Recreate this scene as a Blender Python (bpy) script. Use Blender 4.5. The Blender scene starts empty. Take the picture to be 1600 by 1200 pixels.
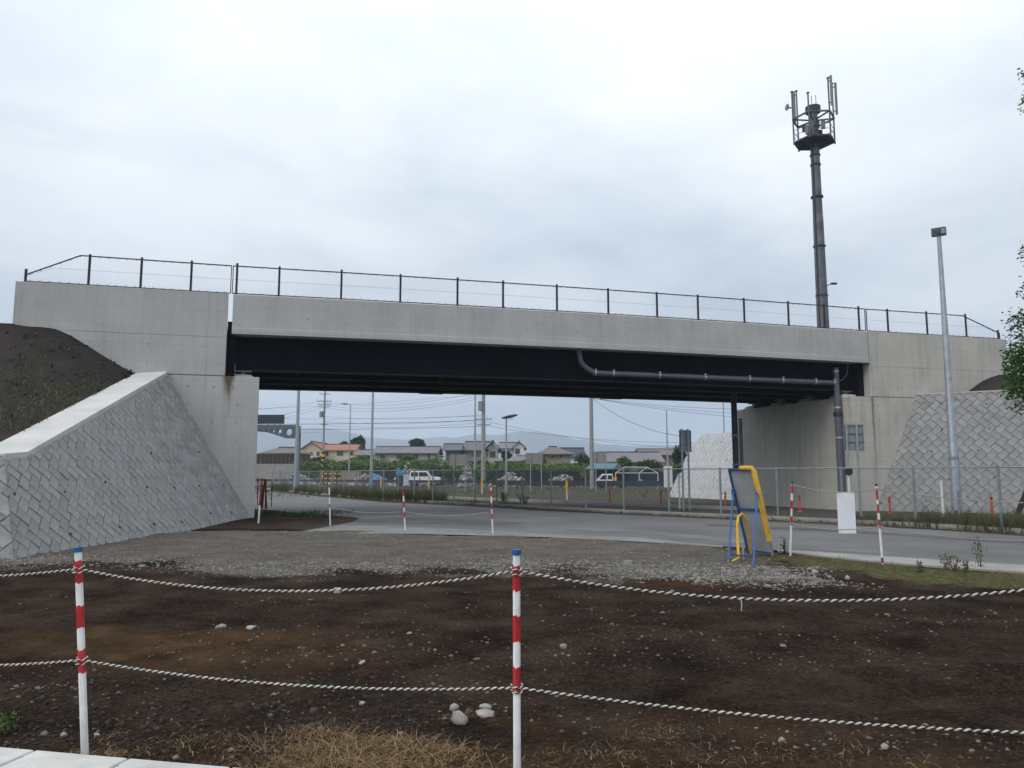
import bpy, math, random
import numpy as np
from mathutils import Vector, Matrix

random.seed(7)
rng = np.random.default_rng(11)
SC = bpy.context.scene
COL = SC.collection

# ------------------------------------------------------------------ camera, sky, sun, exposure
F = 1200.0                                   # focal length in pixels of the 1600 x 1200 photograph
TH = math.atan(140 / F)                      # the camera looks up by 6.7 degrees
EYE = np.array([0.0, 0.0, 1.6])
cam_d = bpy.data.cameras.new('camera')
cam_d.sensor_width = 36.0
cam_d.lens = F / 1600 * 36.0
cam_d.clip_start = 0.05
cam_d.clip_end = 20000
cam = bpy.data.objects.new('camera', cam_d)
COL.objects.link(cam)
cam.location = EYE
cam.rotation_euler = (math.pi / 2 + TH, 0, 0)
SC.camera = cam

SUN_AZ, SUN_EL = math.radians(-128), math.radians(40)     # azimuth from +Y, clockwise: behind and left of the camera
sun_d = bpy.data.lights.new('sun', 'SUN')
sun_d.energy = 1.5
sun_d.angle = math.radians(28)
sun_d.color = (1.0, 0.95, 0.87)
sun = bpy.data.objects.new('sun', sun_d)
COL.objects.link(sun)
sdir = Vector((math.sin(SUN_AZ) * math.cos(SUN_EL), math.cos(SUN_AZ) * math.cos(SUN_EL), math.sin(SUN_EL)))
sun.rotation_euler = sdir.to_track_quat('Z', 'Y').to_euler()
sun.location = sdir * 50

world = bpy.data.worlds.new('World')
SC.world = world
world.use_nodes = True
wn, wl = world.node_tree.nodes, world.node_tree.links
wn.clear()


def wnode(t, **k):
    n = wn.new(t)
    for a, v in k.items():
        setattr(n, a, v)
    return n


def wmath(op, a, b=None, c=None, clamp=False):
    n = wnode('ShaderNodeMath', operation=op, use_clamp=clamp)
    for i, v in enumerate((a, b, c)):
        if v is None:
            continue
        if isinstance(v, (int, float)):
            n.inputs[i].default_value = v
        else:
            wl.new(v, n.inputs[i])
    return n.outputs[0]


wtc = wnode('ShaderNodeTexCoord')
wsep = wnode('ShaderNodeSeparateXYZ')
wl.new(wtc.outputs['Generated'], wsep.inputs[0])
dz = wmath('MAXIMUM', wsep.outputs[2], 0.0)
den = wmath('ADD', dz, 0.16)
wcmb = wnode('ShaderNodeCombineXYZ')
wl.new(wmath('DIVIDE', wsep.outputs[0], den), wcmb.inputs[0])
wl.new(wmath('DIVIDE', wsep.outputs[1], den), wcmb.inputs[1])
n1 = wnode('ShaderNodeTexNoise')
n1.inputs['Scale'].default_value = 0.62
n1.inputs['Detail'].default_value = 5
n1.inputs['Roughness'].default_value = 0.5
n1.inputs['Distortion'].default_value = 0.35
wmap = wnode('ShaderNodeMapping')
wmap.inputs['Location'].default_value = (3.1, 1.7, 0.0)
wl.new(wcmb.outputs[0], wmap.inputs[0])
wl.new(wmap.outputs[0], n1.inputs['Vector'])
n2 = wnode('ShaderNodeTexNoise')
n2.inputs['Scale'].default_value = 1.9
n2.inputs['Detail'].default_value = 6
n2.inputs['Roughness'].default_value = 0.55
n2.inputs['Distortion'].default_value = 0.5
wl.new(wcmb.outputs[0], n2.inputs['Vector'])
cl = wmath('ADD', wmath('MULTIPLY', n1.outputs[0], 0.7), wmath('MULTIPLY', n2.outputs[0], 0.3))
ramp = wnode('ShaderNodeValToRGB')
ramp.color_ramp.elements[0].position = 0.39
ramp.color_ramp.elements[0].color = (0.68, 0.775, 0.875, 1)
ramp.color_ramp.elements[1].position = 0.585
ramp.color_ramp.elements[1].color = (1.03, 1.075, 1.11, 1)
e = ramp.color_ramp.elements.new(0.5)
e.color = (0.88, 0.94, 0.99, 1)
wl.new(cl, ramp.inputs[0])
# overcast luminance: the zenith is three times as bright as the horizon
lum = wmath('MULTIPLY', wmath('ADD', wmath('MULTIPLY', dz, 2.0), 1.0), 0.445)
wvm = wnode('ShaderNodeVectorMath', operation='SCALE')
wl.new(ramp.outputs[0], wvm.inputs[0])
wl.new(lum, wvm.inputs['Scale'])
# the low sky is bluer: distant cloud seen through more air
low = wmath('POWER', wmath('SUBTRACT', 1.0, dz, clamp=True), 5.0)
wtint = wnode('ShaderNodeMix', data_type='RGBA', blend_type='MULTIPLY')
wl.new(low, wtint.inputs['Factor'])
wl.new(wvm.outputs[0], wtint.inputs['A'])
wtint.inputs['B'].default_value = (0.84, 0.90, 1.04, 1)
sky = wnode('ShaderNodeTexSky', sky_type='NISHITA')
sky.sun_disc = False
sky.sun_elevation = SUN_EL
sky.sun_rotation = SUN_AZ
bg_sky = wnode('ShaderNodeBackground')
wl.new(sky.outputs[0], bg_sky.inputs[0])
bg_sky.inputs[1].default_value = 0.05
bg_cl = wnode('ShaderNodeBackground')
wl.new(wtint.outputs['Result'], bg_cl.inputs[0])
bg_cl.inputs[1].default_value = 1.43
wmix = wnode('ShaderNodeMixShader')
wmix.inputs[0].default_value = 0.9           # cloud cover
wl.new(bg_sky.outputs[0], wmix.inputs[1])
wl.new(bg_cl.outputs[0], wmix.inputs[2])
wout = wnode('ShaderNodeOutputWorld')
wl.new(wmix.outputs[0], wout.inputs[0])

SC.view_settings.view_transform = 'Standard'
SC.view_settings.look = 'None'
SC.view_settings.exposure = 0.0
SC.view_settings.gamma = 1.0
SC.render.engine = 'CYCLES'
SC.cycles.use_denoising = True
SC.cycles.max_bounces = 5
SC.cycles.diffuse_bounces = 3
SC.cycles.volume_bounces = 1
SC.cycles.volume_step_rate = 4


# ------------------------------------------------------------------ measuring the photograph
def ray(x, y):
    a, b = (x - 800) / F, (600 - y) / F
    return np.array([a, math.cos(TH) - b * math.sin(TH), math.sin(TH) + b * math.cos(TH)])


def gnd(x, y, z=0.0):
    r = ray(x, y)
    return EYE + r * ((z - EYE[2]) / r[2])


def at(x, y, Y):
    r = ray(x, y)
    return EYE + r * (Y / r[1])


def V(p):
    return Vector((float(p[0]), float(p[1]), float(p[2])))


# ------------------------------------------------------------------ numpy noise
def vnoise(x, y, seed=0):
    x = np.asarray(x, float); y = np.asarray(y, float)
    xi = np.floor(x).astype(np.int64); yi = np.floor(y).astype(np.int64)
    fx = x - xi; fy = y - yi
    fx = fx * fx * (3 - 2 * fx); fy = fy * fy * (3 - 2 * fy)

    def h(a, b):
        n = (a * 374761393 + b * 668265263 + seed * 1442695041) & 0xffffffff
        n = ((n ^ (n >> 13)) * 1274126177) & 0xffffffff
        return ((n ^ (n >> 16)) & 0xffff) / 65535.0
    return (h(xi, yi) * (1 - fx) + h(xi + 1, yi) * fx) * (1 - fy) + (h(xi, yi + 1) * (1 - fx) + h(xi + 1, yi + 1) * fx) * fy


def fbm(x, y, seed=0, octv=4):
    s = 0; a = 0.5
    for i in range(octv):
        s = s + a * vnoise(np.asarray(x) * 2 ** i, np.asarray(y) * 2 ** i, seed + i * 17)
        a *= 0.5
    return s


def sstep(a, b, x):
    t = np.clip((np.asarray(x, float) - a) / (b - a), 0, 1)
    return t * t * (3 - 2 * t)


# ------------------------------------------------------------------ materials
MATS = {}


def mk(name, col, rough=0.8, var=0.15, scale=4.0, col2=None, bump=0.0, bscale=60.0, metal=0.0, island=0.0,
       objvar=0.0, streak=0.0, spec=0.3, panel=None, stain=None, speck=0.0, coat=0.0):
    """A procedural material: blotchy colour, optional per-piece variation, formwork panels, streaks, stain, bump."""
    m = bpy.data.materials.new(name)
    m.use_nodes = True
    nt = m.node_tree
    N, L = nt.nodes, nt.links
    bs = N['Principled BSDF']
    bs.inputs['Roughness'].default_value = rough
    bs.inputs['Metallic'].default_value = metal
    bs.inputs['Specular IOR Level'].default_value = spec
    tc = N.new('ShaderNodeTexCoord')

    def M(op, a, b=None, clamp=False):
        n = N.new('ShaderNodeMath'); n.operation = op; n.use_clamp = clamp
        for i, v in enumerate((a, b)):
            if v is None:
                continue
            if isinstance(v, (int, float)):
                n.inputs[i].default_value = v
            else:
                L.new(v, n.inputs[i])
        return n.outputs[0]

    def noise(sc, det=5, vec=None, rgh=0.55):
        n = N.new('ShaderNodeTexNoise')
        n.inputs['Scale'].default_value = sc
        n.inputs['Detail'].default_value = det
        n.inputs['Roughness'].default_value = rgh
        L.new(vec if vec is not None else tc.outputs['Object'], n.inputs['Vector'])
        return n.outputs[0]

    def mix(a, b, f, blend='MIX'):
        n = N.new('ShaderNodeMix'); n.data_type = 'RGBA'; n.blend_type = blend
        for s, v in (('A', a), ('B', b)):
            if isinstance(v, tuple):
                n.inputs[s].default_value = (*v[:3], 1)
            else:
                L.new(v, n.inputs[s])
        if isinstance(f, (int, float)):
            n.inputs['Factor'].default_value = f
        else:
            L.new(f, n.inputs['Factor'])
        return n.outputs['Result']

    c2 = col2 if col2 else tuple(max(0.0, c * (1 - 2 * var)) for c in col)
    c1 = col if col2 else tuple(c * (1 + var) for c in col)
    f = M('MULTIPLY', M('SUBTRACT', noise(scale), 0.3), 2.5, clamp=True)
    out = mix(c2, c1, f)
    if var > 0:
        g = M('ADD', M('MULTIPLY', noise(scale * 7.3), 2 * var), 1 - var)
        sc = N.new('ShaderNodeVectorMath'); sc.operation = 'SCALE'
        L.new(out, sc.inputs[0]); L.new(g, sc.inputs['Scale'])
        out = sc.outputs[0]
    if speck > 0:
        g = M('MULTIPLY', M('SUBTRACT', noise(170, 2, rgh=0.7), 0.5), speck)
        sc = N.new('ShaderNodeVectorMath'); sc.operation = 'SCALE'
        L.new(out, sc.inputs[0]); L.new(M('ADD', g, 1.0), sc.inputs['Scale'])
        out = sc.outputs[0]
    if panel:
        sx = N.new('ShaderNodeSeparateXYZ'); L.new(tc.outputs['Object'], sx.inputs[0])
        cb = N.new('ShaderNodeCombineXYZ')
        L.new(M('ADD', sx.outputs[0], sx.outputs[1]), cb.inputs[0])
        L.new(M('ADD', sx.outputs[2], panel[2] if len(panel) > 2 else 0.0), cb.inputs[1])
        br = N.new('ShaderNodeTexBrick')
        br.offset = 0.0; br.squash = 1.0
        br.inputs['Color1'].default_value = (1.05, 1.05, 1.04, 1)
        br.inputs['Color2'].default_value = (0.93, 0.935, 0.94, 1)
        br.inputs['Mortar'].default_value = (0.62, 0.61, 0.59, 1)
        br.inputs['Scale'].default_value = 1.0
        br.inputs['Mortar Size'].default_value = 0.007
        br.inputs['Mortar Smooth'].default_value = 0.5
        br.inputs['Bias'].default_value = 0.0
        br.inputs['Brick Width'].default_value = panel[0]
        br.inputs['Row Height'].default_value = panel[1]
        L.new(cb.outputs[0], br.inputs['Vector'])
        fade = M('MULTIPLY', noise(1.3, 3), 1.1, clamp=True)
        out = mix(out, br.outputs[0], fade, 'MULTIPLY')
    if streak > 0:
        mp = N.new('ShaderNodeMapping'); mp.inputs['Scale'].default_value = (3.0, 3.0, 0.22)
        L.new(tc.outputs['Object'], mp.inputs[0])
        s = M('MULTIPLY', M('SUBTRACT', noise(1.6, 6, mp.outputs[0], 0.65), 0.5, clamp=True), 2.2 * streak)
        out = mix(out, (0.30, 0.29, 0.27), s, 'MULTIPLY')
    if stain:
        for (x0, wd, zt, zb, colr, amt) in stain:
            sx = N.new('ShaderNodeSeparateXYZ'); L.new(tc.outputs['Object'], sx.inputs[0])
            wob = M('MULTIPLY', M('SUBTRACT', noise(3.0, 4), 0.5), wd * 1.4)
            d = M('ABSOLUTE', M('SUBTRACT', M('ADD', sx.outputs[0], wob), x0))
            a = M('SUBTRACT', 1.0, M('DIVIDE', d, wd), clamp=True)
            v = M('DIVIDE', M('SUBTRACT', sx.outputs[2], zb), zt - zb, clamp=True)
            u = M('LESS_THAN', sx.outputs[2], zt)
            mk_ = M('MULTIPLY', M('MULTIPLY', a, v), u)
            mk_ = M('MULTIPLY', mk_, amt, clamp=True)
            out = mix(out, colr, mk_)
    if island > 0:
        ge = N.new('ShaderNodeNewGeometry')
        r = M('ADD', M('MULTIPLY', ge.outputs['Random Per Island'], 2 * island), 1 - island)
        sc = N.new('ShaderNodeVectorMath'); sc.operation = 'SCALE'
        L.new(out, sc.inputs[0]); L.new(r, sc.inputs['Scale'])
        out = sc.outputs[0]
    if objvar > 0:
        oi = N.new('ShaderNodeObjectInfo')
        r = M('ADD', M('MULTIPLY', oi.outputs['Random'], 2 * objvar), 1 - objvar)
        sc = N.new('ShaderNodeVectorMath'); sc.operation = 'SCALE'
        L.new(out, sc.inputs[0]); L.new(r, sc.inputs['Scale'])
        out = sc.outputs[0]
    L.new(out, bs.inputs['Base Color'])
    if bump > 0:
        bp = N.new('ShaderNodeBump')
        bp.inputs['Strength'].default_value = 1.0
        bp.inputs['Distance'].default_value = bump
        L.new(noise(bscale, 4), bp.inputs['Height'])
        L.new(bp.outputs[0], bs.inputs['Normal'])
    MATS[name] = m
    return m


def leafmat(name, c1, c2, island=0.45):
    """Foliage: colour varies leaf by leaf, light passes through a little."""
    m = bpy.data.materials.new(name)
    m.use_nodes = True
    N, L = m.node_tree.nodes, m.node_tree.links
    bs = N['Principled BSDF']
    bs.inputs['Roughness'].default_value = 0.6
    bs.inputs['Specular IOR Level'].default_value = 0.25
    ge = N.new('ShaderNodeNewGeometry')
    mx = N.new('ShaderNodeMix'); mx.data_type = 'RGBA'
    mx.inputs['A'].default_value = (*c1, 1); mx.inputs['B'].default_value = (*c2, 1)
    L.new(ge.outputs['Random Per Island'], mx.inputs['Factor'])
    L.new(mx.outputs['Result'], bs.inputs['Base Color'])
    tr = N.new('ShaderNodeBsdfTranslucent')
    L.new(mx.outputs['Result'], tr.inputs[0])
    ms = N.new('ShaderNodeMixShader'); ms.inputs[0].default_value = 0.25
    L.new(bs.outputs[0], ms.inputs[1]); L.new(tr.outputs[0], ms.inputs[2])
    L.new(ms.outputs[0], N['Material Output'].inputs[0])
    MATS[name] = m
    return m


CONC = (0.42, 0.414, 0.396)
mk('concrete_parapet', CONC, 0.85, 0.05, 0.8, bump=0.002, panel=(1.8, 0.45, 0.1), streak=0.38)
mk('concrete_wall_west', CONC, 0.85, 0.06, 0.7, bump=0.002, panel=(1.8, 0.62, 0.12), streak=0.42,
   stain=[(-1.02, 0.22, 5.02, 4.1, (0.10, 0.075, 0.045), 1.6), (-1.0, 0.05, 5.02, 3.4, (0.12, 0.085, 0.05), 1.0)])
mk('concrete_wall_east', (0.47, 0.445, 0.39), 0.85, 0.06, 0.7, bump=0.002, panel=(1.8, 0.62, 0.12), streak=0.75,
   stain=[(26.12, 0.09, 5.0, 0.6, (0.16, 0.10, 0.045), 1.3), (26.15, 0.3, 5.0, 2.2, (0.30, 0.26, 0.18), 0.5)])
mk('concrete_light', (0.50, 0.495, 0.475), 0.85, 0.07, 1.2, bump=0.002, streak=0.25, speck=0.15)
mk('kerb_concrete', (0.50, 0.49, 0.465), 0.85, 0.12, 2.5, bump=0.003, speck=0.3)
mk('concrete_gutter', (0.29, 0.278, 0.255), 0.9, 0.10, 1.5, bump=0.002, streak=0.0, speck=0.2)
mk('joint_dark', (0.05, 0.05, 0.05), 0.9, 0.1)
mk('block', (0.272, 0.268, 0.264), 0.9, 0.12, 2.2, bump=0.016, bscale=14, objvar=0.085, speck=0.35)
mk('block_stuff', (0.272, 0.268, 0.264), 0.9, 0.12, 2.2, bump=0.016, bscale=14, island=0.085, speck=0.35)
mk('block_pale', (0.50, 0.505, 0.515), 0.9, 0.06, 5.0, bump=0.012, bscale=16, objvar=0.07, speck=0.25)
mk('mortar', (0.155, 0.152, 0.148), 0.95, 0.45, 2.0, bump=0.004)
mk('mortar_pale', (0.22, 0.22, 0.225), 0.95, 0.12, 3.0, bump=0.004)
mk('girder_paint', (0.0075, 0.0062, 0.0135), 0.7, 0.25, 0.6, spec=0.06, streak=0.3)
mk('girder_edge', (0.06, 0.057, 0.06), 0.6, 0.1, 2.0)
mk('pipe_grey', (0.10, 0.112, 0.132), 0.35, 0.12, 2.0, spec=0.5)
mk('pipe_dark', (0.035, 0.036, 0.04), 0.45, 0.12, 2.0, spec=0.4)
mk('steel_clamp', (0.55, 0.56, 0.58), 0.35, 0.08, 8, metal=0.7)
mk('galvanised', (0.33, 0.355, 0.375), 0.45, 0.12, 6, metal=0.45, streak=0.2)
mk('galvanised_dull', (0.24, 0.26, 0.28), 0.55, 0.12, 6, metal=0.35)
mk('fence_brown', (0.035, 0.026, 0.026), 0.5, 0.1, 5, metal=0.2)
mk('wire_grey', (0.23, 0.25, 0.26), 0.5, 0.05, 5, metal=0.4)
mk('mast_steel', (0.115, 0.125, 0.135), 0.55, 0.22, 1.4, metal=0.3, streak=0.35)
mk('mast_dark', (0.035, 0.04, 0.048), 0.6, 0.15, 3)
mk('antenna_grey', (0.20, 0.21, 0.225), 0.5, 0.1, 3)
mk('white_paint', (0.70, 0.70, 0.69), 0.45, 0.09, 9, spec=0.4, streak=0.35)
mk('red_tape', (0.43, 0.022, 0.024), 0.32, 0.16, 14, spec=0.6)
mk('faded_red', (0.42, 0.05, 0.06), 0.5, 0.12, 10)
mk('blue_cap', (0.012, 0.085, 0.24), 0.35, 0.08, 10, spec=0.5)
mk('dark_cap', (0.02, 0.025, 0.05), 0.5, 0.08, 10)
mk('rope_white', (0.56, 0.53, 0.47), 0.85, 0.22, 40, bump=0.001, bscale=500)
mk('rope_black', (0.018, 0.017, 0.018), 0.7, 0.1, 40)
mk('rope_grey', (0.36, 0.345, 0.32), 0.85, 0.1, 30)
mk('blue_frame', (0.016, 0.075, 0.25), 0.4, 0.10, 8, spec=0.45)
mk('yellow_foam', (0.68, 0.40, 0.045), 0.7, 0.12, 9, bump=0.002, bscale=70)
mk('sheet_metal', (0.27, 0.285, 0.295), 0.55, 0.10, 3)
mk('white_plate', (0.74, 0.76, 0.80), 0.45, 0.03, 3)
mk('timber_dark', (0.05, 0.038, 0.03), 0.8, 0.25, 6)
mk('timber_grey', (0.26, 0.23, 0.19), 0.85, 0.2, 6)
mk('orange_red', (0.50, 0.055, 0.022), 0.5, 0.1, 6)
mk('rust_red', (0.26, 0.055, 0.03), 0.75, 0.25, 12)
mk('yellow_paint', (0.70, 0.38, 0.03), 0.5, 0.08, 6)
mk('black_paint', (0.018, 0.018, 0.02), 0.5, 0.08, 6)
mk('sign_back', (0.27, 0.285, 0.30), 0.55, 0.1, 3)
mk('sign_back_pale', (0.30, 0.29, 0.265), 0.6, 0.08, 3)
mk('gantry_grey', (0.10, 0.12, 0.145), 0.5, 0.06, 2)
mk('sign_dark', (0.045, 0.045, 0.052), 0.5, 0.12, 3)
mk('guard_dark', (0.032, 0.033, 0.042), 0.6, 0.12, 2)
mk('pole_concrete', (0.27, 0.27, 0.265), 0.8, 0.12, 3, streak=0.2)
mk('cable_black', (0.012, 0.013, 0.016), 0.6, 0.05)
mk('asphalt', (0.128, 0.125, 0.124), 0.85, 0.14, 0.35, bump=0.004, bscale=90, speck=0.35, spec=0.35)
mk('asphalt_apron', (0.20, 0.197, 0.19), 0.9, 0.12, 0.8, bump=0.004, bscale=90, speck=0.35)
mk('rock', (0.30, 0.285, 0.265), 0.9, 0.16, 9, bump=0.006, bscale=40, objvar=0.15)
mk('rock_stuff', (0.130, 0.112, 0.095), 0.9, 0.14, 9, island=0.5)
mk('gravel_stuff', (0.168, 0.155, 0.138), 0.9, 0.12, 9, island=0.5)
mk('clod_stuff', (0.038, 0.0262, 0.0200), 0.95, 0.2, 9, island=0.45)
mk('rubble', (0.30, 0.285, 0.265), 0.9, 0.2, 2, island=0.4)
mk('bark', (0.075, 0.06, 0.045), 0.9, 0.25, 8, bump=0.01, bscale=25)
mk('stem_brown', (0.10, 0.075, 0.04), 0.9, 0.2, 8)
mk('forest_far', (0.030, 0.055, 0.050), 0.95, 0.3, 0.004)
mk('glass_dark', (0.03, 0.035, 0.045), 0.12, 0.05, 2, spec=0.6)
mk('window_frame', (0.25, 0.25, 0.26), 0.5, 0.05, 2)
mk('tile_grey', (0.095, 0.10, 0.115), 0.6, 0.12, 0.7)
mk('tile_purple', (0.155, 0.14, 0.155), 0.65, 0.10, 0.7)
mk('tile_brown', (0.135, 0.11, 0.10), 0.65, 0.10, 0.7)
mk('tile_orange', (0.30, 0.135, 0.085), 0.7, 0.10, 0.7)
mk('tile_dark', (0.035, 0.04, 0.058), 0.6, 0.1, 0.7)
mk('tile_teal', (0.045, 0.145, 0.175), 0.6, 0.1, 0.7)
mk('plaster_cream', (0.53, 0.47, 0.33), 0.9, 0.06, 0.5)
mk('plaster_beige', (0.40, 0.365, 0.29), 0.9, 0.08, 0.5)
mk('plaster_white', (0.62, 0.62, 0.61), 0.9, 0.05, 0.5)
mk('plaster_brown', (0.17, 0.125, 0.085), 0.9, 0.1, 0.5)
mk('plaster_tan', (0.26, 0.225, 0.165), 0.9, 0.08, 0.5)
mk('car_white', (0.76, 0.77, 0.78), 0.25, 0.02, 2, spec=0.5)
mk('tyre', (0.015, 0.015, 0.015), 0.8, 0.1)
mk('tarp_blue', (0.05, 0.16, 0.33), 0.6, 0.15, 2)
mk('machine_blue', (0.03, 0.22, 0.40), 0.5, 0.1, 2)
mk('net_green', (0.018, 0.032, 0.03), 0.9, 0.2, 1)
leafmat('leaf_tree', (0.022, 0.055, 0.012), (0.075, 0.14, 0.025))
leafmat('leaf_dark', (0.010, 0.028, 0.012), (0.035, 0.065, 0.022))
leafmat('leaf_vine', (0.035, 0.068, 0.016), (0.13, 0.19, 0.045))
leafmat('leaf_mid', (0.025, 0.055, 0.014), (0.075, 0.12, 0.028))
leafmat('grass_green', (0.035, 0.06, 0.015), (0.12, 0.15, 0.045))
leafmat('grass_olive', (0.05, 0.055, 0.018), (0.14, 0.125, 0.05))
leafmat('grass_dry', (0.12, 0.07, 0.03), (0.40, 0.265, 0.125))
leafmat('grass_brown', (0.055, 0.030, 0.016), (0.21, 0.115, 0.055))
leafmat('moss', (0.055, 0.075, 0.02), (0.16, 0.17, 0.06))


# ------------------------------------------------------------------ mesh building
class MB:
    def __init__(self):
        self.v, self.f, self.m = [], [], []

    def add(self, vs, fs, mi=0):
        o = len(self.v)
        self.v += [tuple(float(c) for c in p) for p in vs]
        self.f += [tuple(i + o for i in q) for q in fs]
        self.m += [mi] * len(fs)
        return self

    def box(self, c, s, rot=None, mi=0):
        hx, hy, hz = s[0] / 2, s[1] / 2, s[2] / 2
        vs = [(-hx, -hy, -hz), (hx, -hy, -hz), (hx, hy, -hz), (-hx, hy, -hz), (-hx, -hy, hz), (hx, -hy, hz), (hx, hy, hz), (-hx, hy, hz)]
        if rot is not None:
            vs = [rot @ Vector(p) for p in vs]
        vs = [(p[0] + c[0], p[1] + c[1], p[2] + c[2]) for p in vs]
        return self.add(vs, [(3, 2, 1, 0), (4, 5, 6, 7), (0, 1, 5, 4), (1, 2, 6, 5), (2, 3, 7, 6), (3, 0, 4, 7)], mi)

    def prism(self, poly, off, mi=0):
        """poly: 3-D points in order, off: extrusion vector."""
        n = len(poly)
        a = [tuple(p) for p in poly]
        b = [(p[0] + off[0], p[1] + off[1], p[2] + off[2]) for p in poly]
        fs = [tuple(range(n - 1, -1, -1)), tuple(range(n, 2 * n))]
        fs += [(i, (i + 1) % n, n + (i + 1) % n, n + i) for i in range(n)]
        return self.add(a + b, fs, mi)

    def tube(self, pts, r, sides=8, caps=True, mi=0, twist=0.0):
        pts = [Vector(tuple(float(c) for c in p)) for p in pts]
        n = len(pts)
        rr = r if hasattr(r, '__len__') else [r] * n
        up = None
        vs, fs = [], []
        for i, p in enumerate(pts):
            t = (pts[min(i + 1, n - 1)] - pts[max(i - 1, 0)]).normalized()
            if up is None:
                up = Vector((0, 0, 1)) if abs(t.z) < 0.9 else Vector((0, 1, 0))
            s = t.cross(up)
            if s.length < 1e-6:
                s = t.cross(Vector((1, 0, 0)))
            s.normalize()
            up = s.cross(t).normalized()
            for k in range(sides):
                a = 2 * math.pi * k / sides + twist
                vs.append(p + s * (math.cos(a) * rr[i]) + up * (math.sin(a) * rr[i]))
        for i in range(n - 1):
            for k in range(sides):
                k2 = (k + 1) % sides
                fs.append((i * sides + k, i * sides + k2, (i + 1) * sides + k2, (i + 1) * sides + k))
        if caps:
            fs.append(tuple(range(sides - 1, -1, -1)))
            fs.append(tuple((n - 1) * sides + k for k in range(sides)))
        return self.add(vs, fs, mi)

    def bar(self, a, b, w, h=None, mi=0):
        """a rectangular bar from a to b."""
        a, b = V(a), V(b)
        h = h or w
        t = (b - a)
        L = t.length
        t.normalize()
        up = Vector((0, 0, 1)) if abs(t.z) < 0.95 else Vector((0, 1, 0))
        s = t.cross(up).normalized(); u = s.cross(t).normalized()
        R = Matrix((t, s, u)).transposed()
        return self.box((a + b) / 2, (L, w, h), R, mi)

    def build(self, name, mats, parent=None, smooth=False, bevel=0.0):
        me = bpy.data.meshes.new(name)
        me.from_pydata(self.v, [], self.f)
        if not isinstance(mats, (list, tuple)):
            mats = [mats]
        for m in mats:
            me.materials.append(MATS[m])
        if len(mats) > 1:
            me.polygons.foreach_set('material_index', self.m)
        if smooth:
            me.polygons.foreach_set('use_smooth', [True] * len(me.polygons))
        me.update()
        o = bpy.data.objects.new(name, me)
        COL.objects.link(o)
        if parent is not None:
            o.parent = parent
        if smooth:
            try:
                md = o.modifiers.new('smooth', 'EDGE_SPLIT'); md.split_angle = math.radians(40)
            except Exception:
                pass
        if bevel > 0:
            b = o.modifiers.new('bevel', 'BEVEL'); b.width = bevel; b.segments = 2; b.limit_method = 'ANGLE'
        return o


def np_mesh(name, verts, faces, mat, parent=None, smooth=False):
    """verts (N,3); faces (M,k) with a constant k."""
    me = bpy.data.meshes.new(name)
    verts = np.asarray(verts, np.float32); faces = np.asarray(faces, np.int32)
    k = faces.shape[1]
    me.vertices.add(len(verts)); me.vertices.foreach_set('co', verts.ravel())
    me.loops.add(faces.size); me.loops.foreach_set('vertex_index', faces.ravel())
    me.polygons.add(len(faces))
    me.polygons.foreach_set('loop_start', np.arange(0, faces.size, k, dtype=np.int32))
    me.polygons.foreach_set('loop_total', np.full(len(faces), k, np.int32))
    me.materials.append(MATS[mat] if isinstance(mat, str) else mat)
    me.update(calc_edges=True)
    if smooth:
        me.polygons.foreach_set('use_smooth', np.ones(len(faces), bool))
    o = bpy.data.objects.new(name, me)
    COL.objects.link(o)
    if parent is not None:
        o.parent = parent
    return o


def thing(name, label, cat, loc=(0, 0, 0), rz=0.0, group=None):
    o = bpy.data.objects.new(name, None)
    COL.objects.link(o)
    o.empty_display_size = 0.2
    o.location = tuple(float(c) for c in loc)
    o.rotation_euler = (0, 0, rz)
    return tag(o, label, cat, group)


def tag(o, label, cat, group=None):
    o['label'] = label
    o['category'] = cat
    if group:
        o['group'] = group
    return o


def struct(o):
    o['kind'] = 'structure'
    return o


def stuff(o, label=None, cat=None):
    o['kind'] = 'stuff'
    if label:
        o['label'] = label
    if cat:
        o['category'] = cat
    return o


def share(o, parent, loc=(0, 0, 0), name=None):
    """a further object with the same mesh."""
    c = o.copy()
    if name:
        c.name = name
    COL.objects.link(c)
    c.parent = parent
    c.location = loc
    return c


# ------------------------------------------------------------------ small-piece scatterers
def ico_rock(seed):
    import bmesh
    bm = bmesh.new()
    bmesh.ops.create_icosphere(bm, subdivisions=1, radius=1)
    r = np.random.default_rng(seed)
    v = np.array([x.co[:] for x in bm.verts])
    v *= (1 + r.uniform(-0.28, 0.28, (len(v), 1)))
    v *= r.uniform(0.65, 1.15, (1, 3))
    f = np.array([[w.index for w in p.verts] for p in bm.faces])
    bm.free()
    return v, f


def ico_lo(seed):
    t = (1 + 5 ** 0.5) / 2
    v = np.array([(-1, t, 0), (1, t, 0), (-1, -t, 0), (1, -t, 0), (0, -1, t), (0, 1, t), (0, -1, -t), (0, 1, -t), (t, 0, -1), (t, 0, 1), (-t, 0, -1), (-t, 0, 1)]) / 1.9
    f = np.array([(0, 11, 5), (0, 5, 1), (0, 1, 7), (0, 7, 10), (0, 10, 11), (1, 5, 9), (5, 11, 4), (11, 10, 2), (10, 7, 6), (7, 1, 8), (3, 9, 4), (3, 4, 2), (3, 2, 6), (3, 6, 8), (3, 8, 9), (4, 9, 5), (2, 4, 11), (6, 2, 10), (8, 6, 7), (9, 8, 1)])
    r = np.random.default_rng(seed)
    v = v * (1 + r.uniform(-0.3, 0.3, (12, 1))) * r.uniform(0.6, 1.1, (1, 3))
    return v, f


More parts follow.
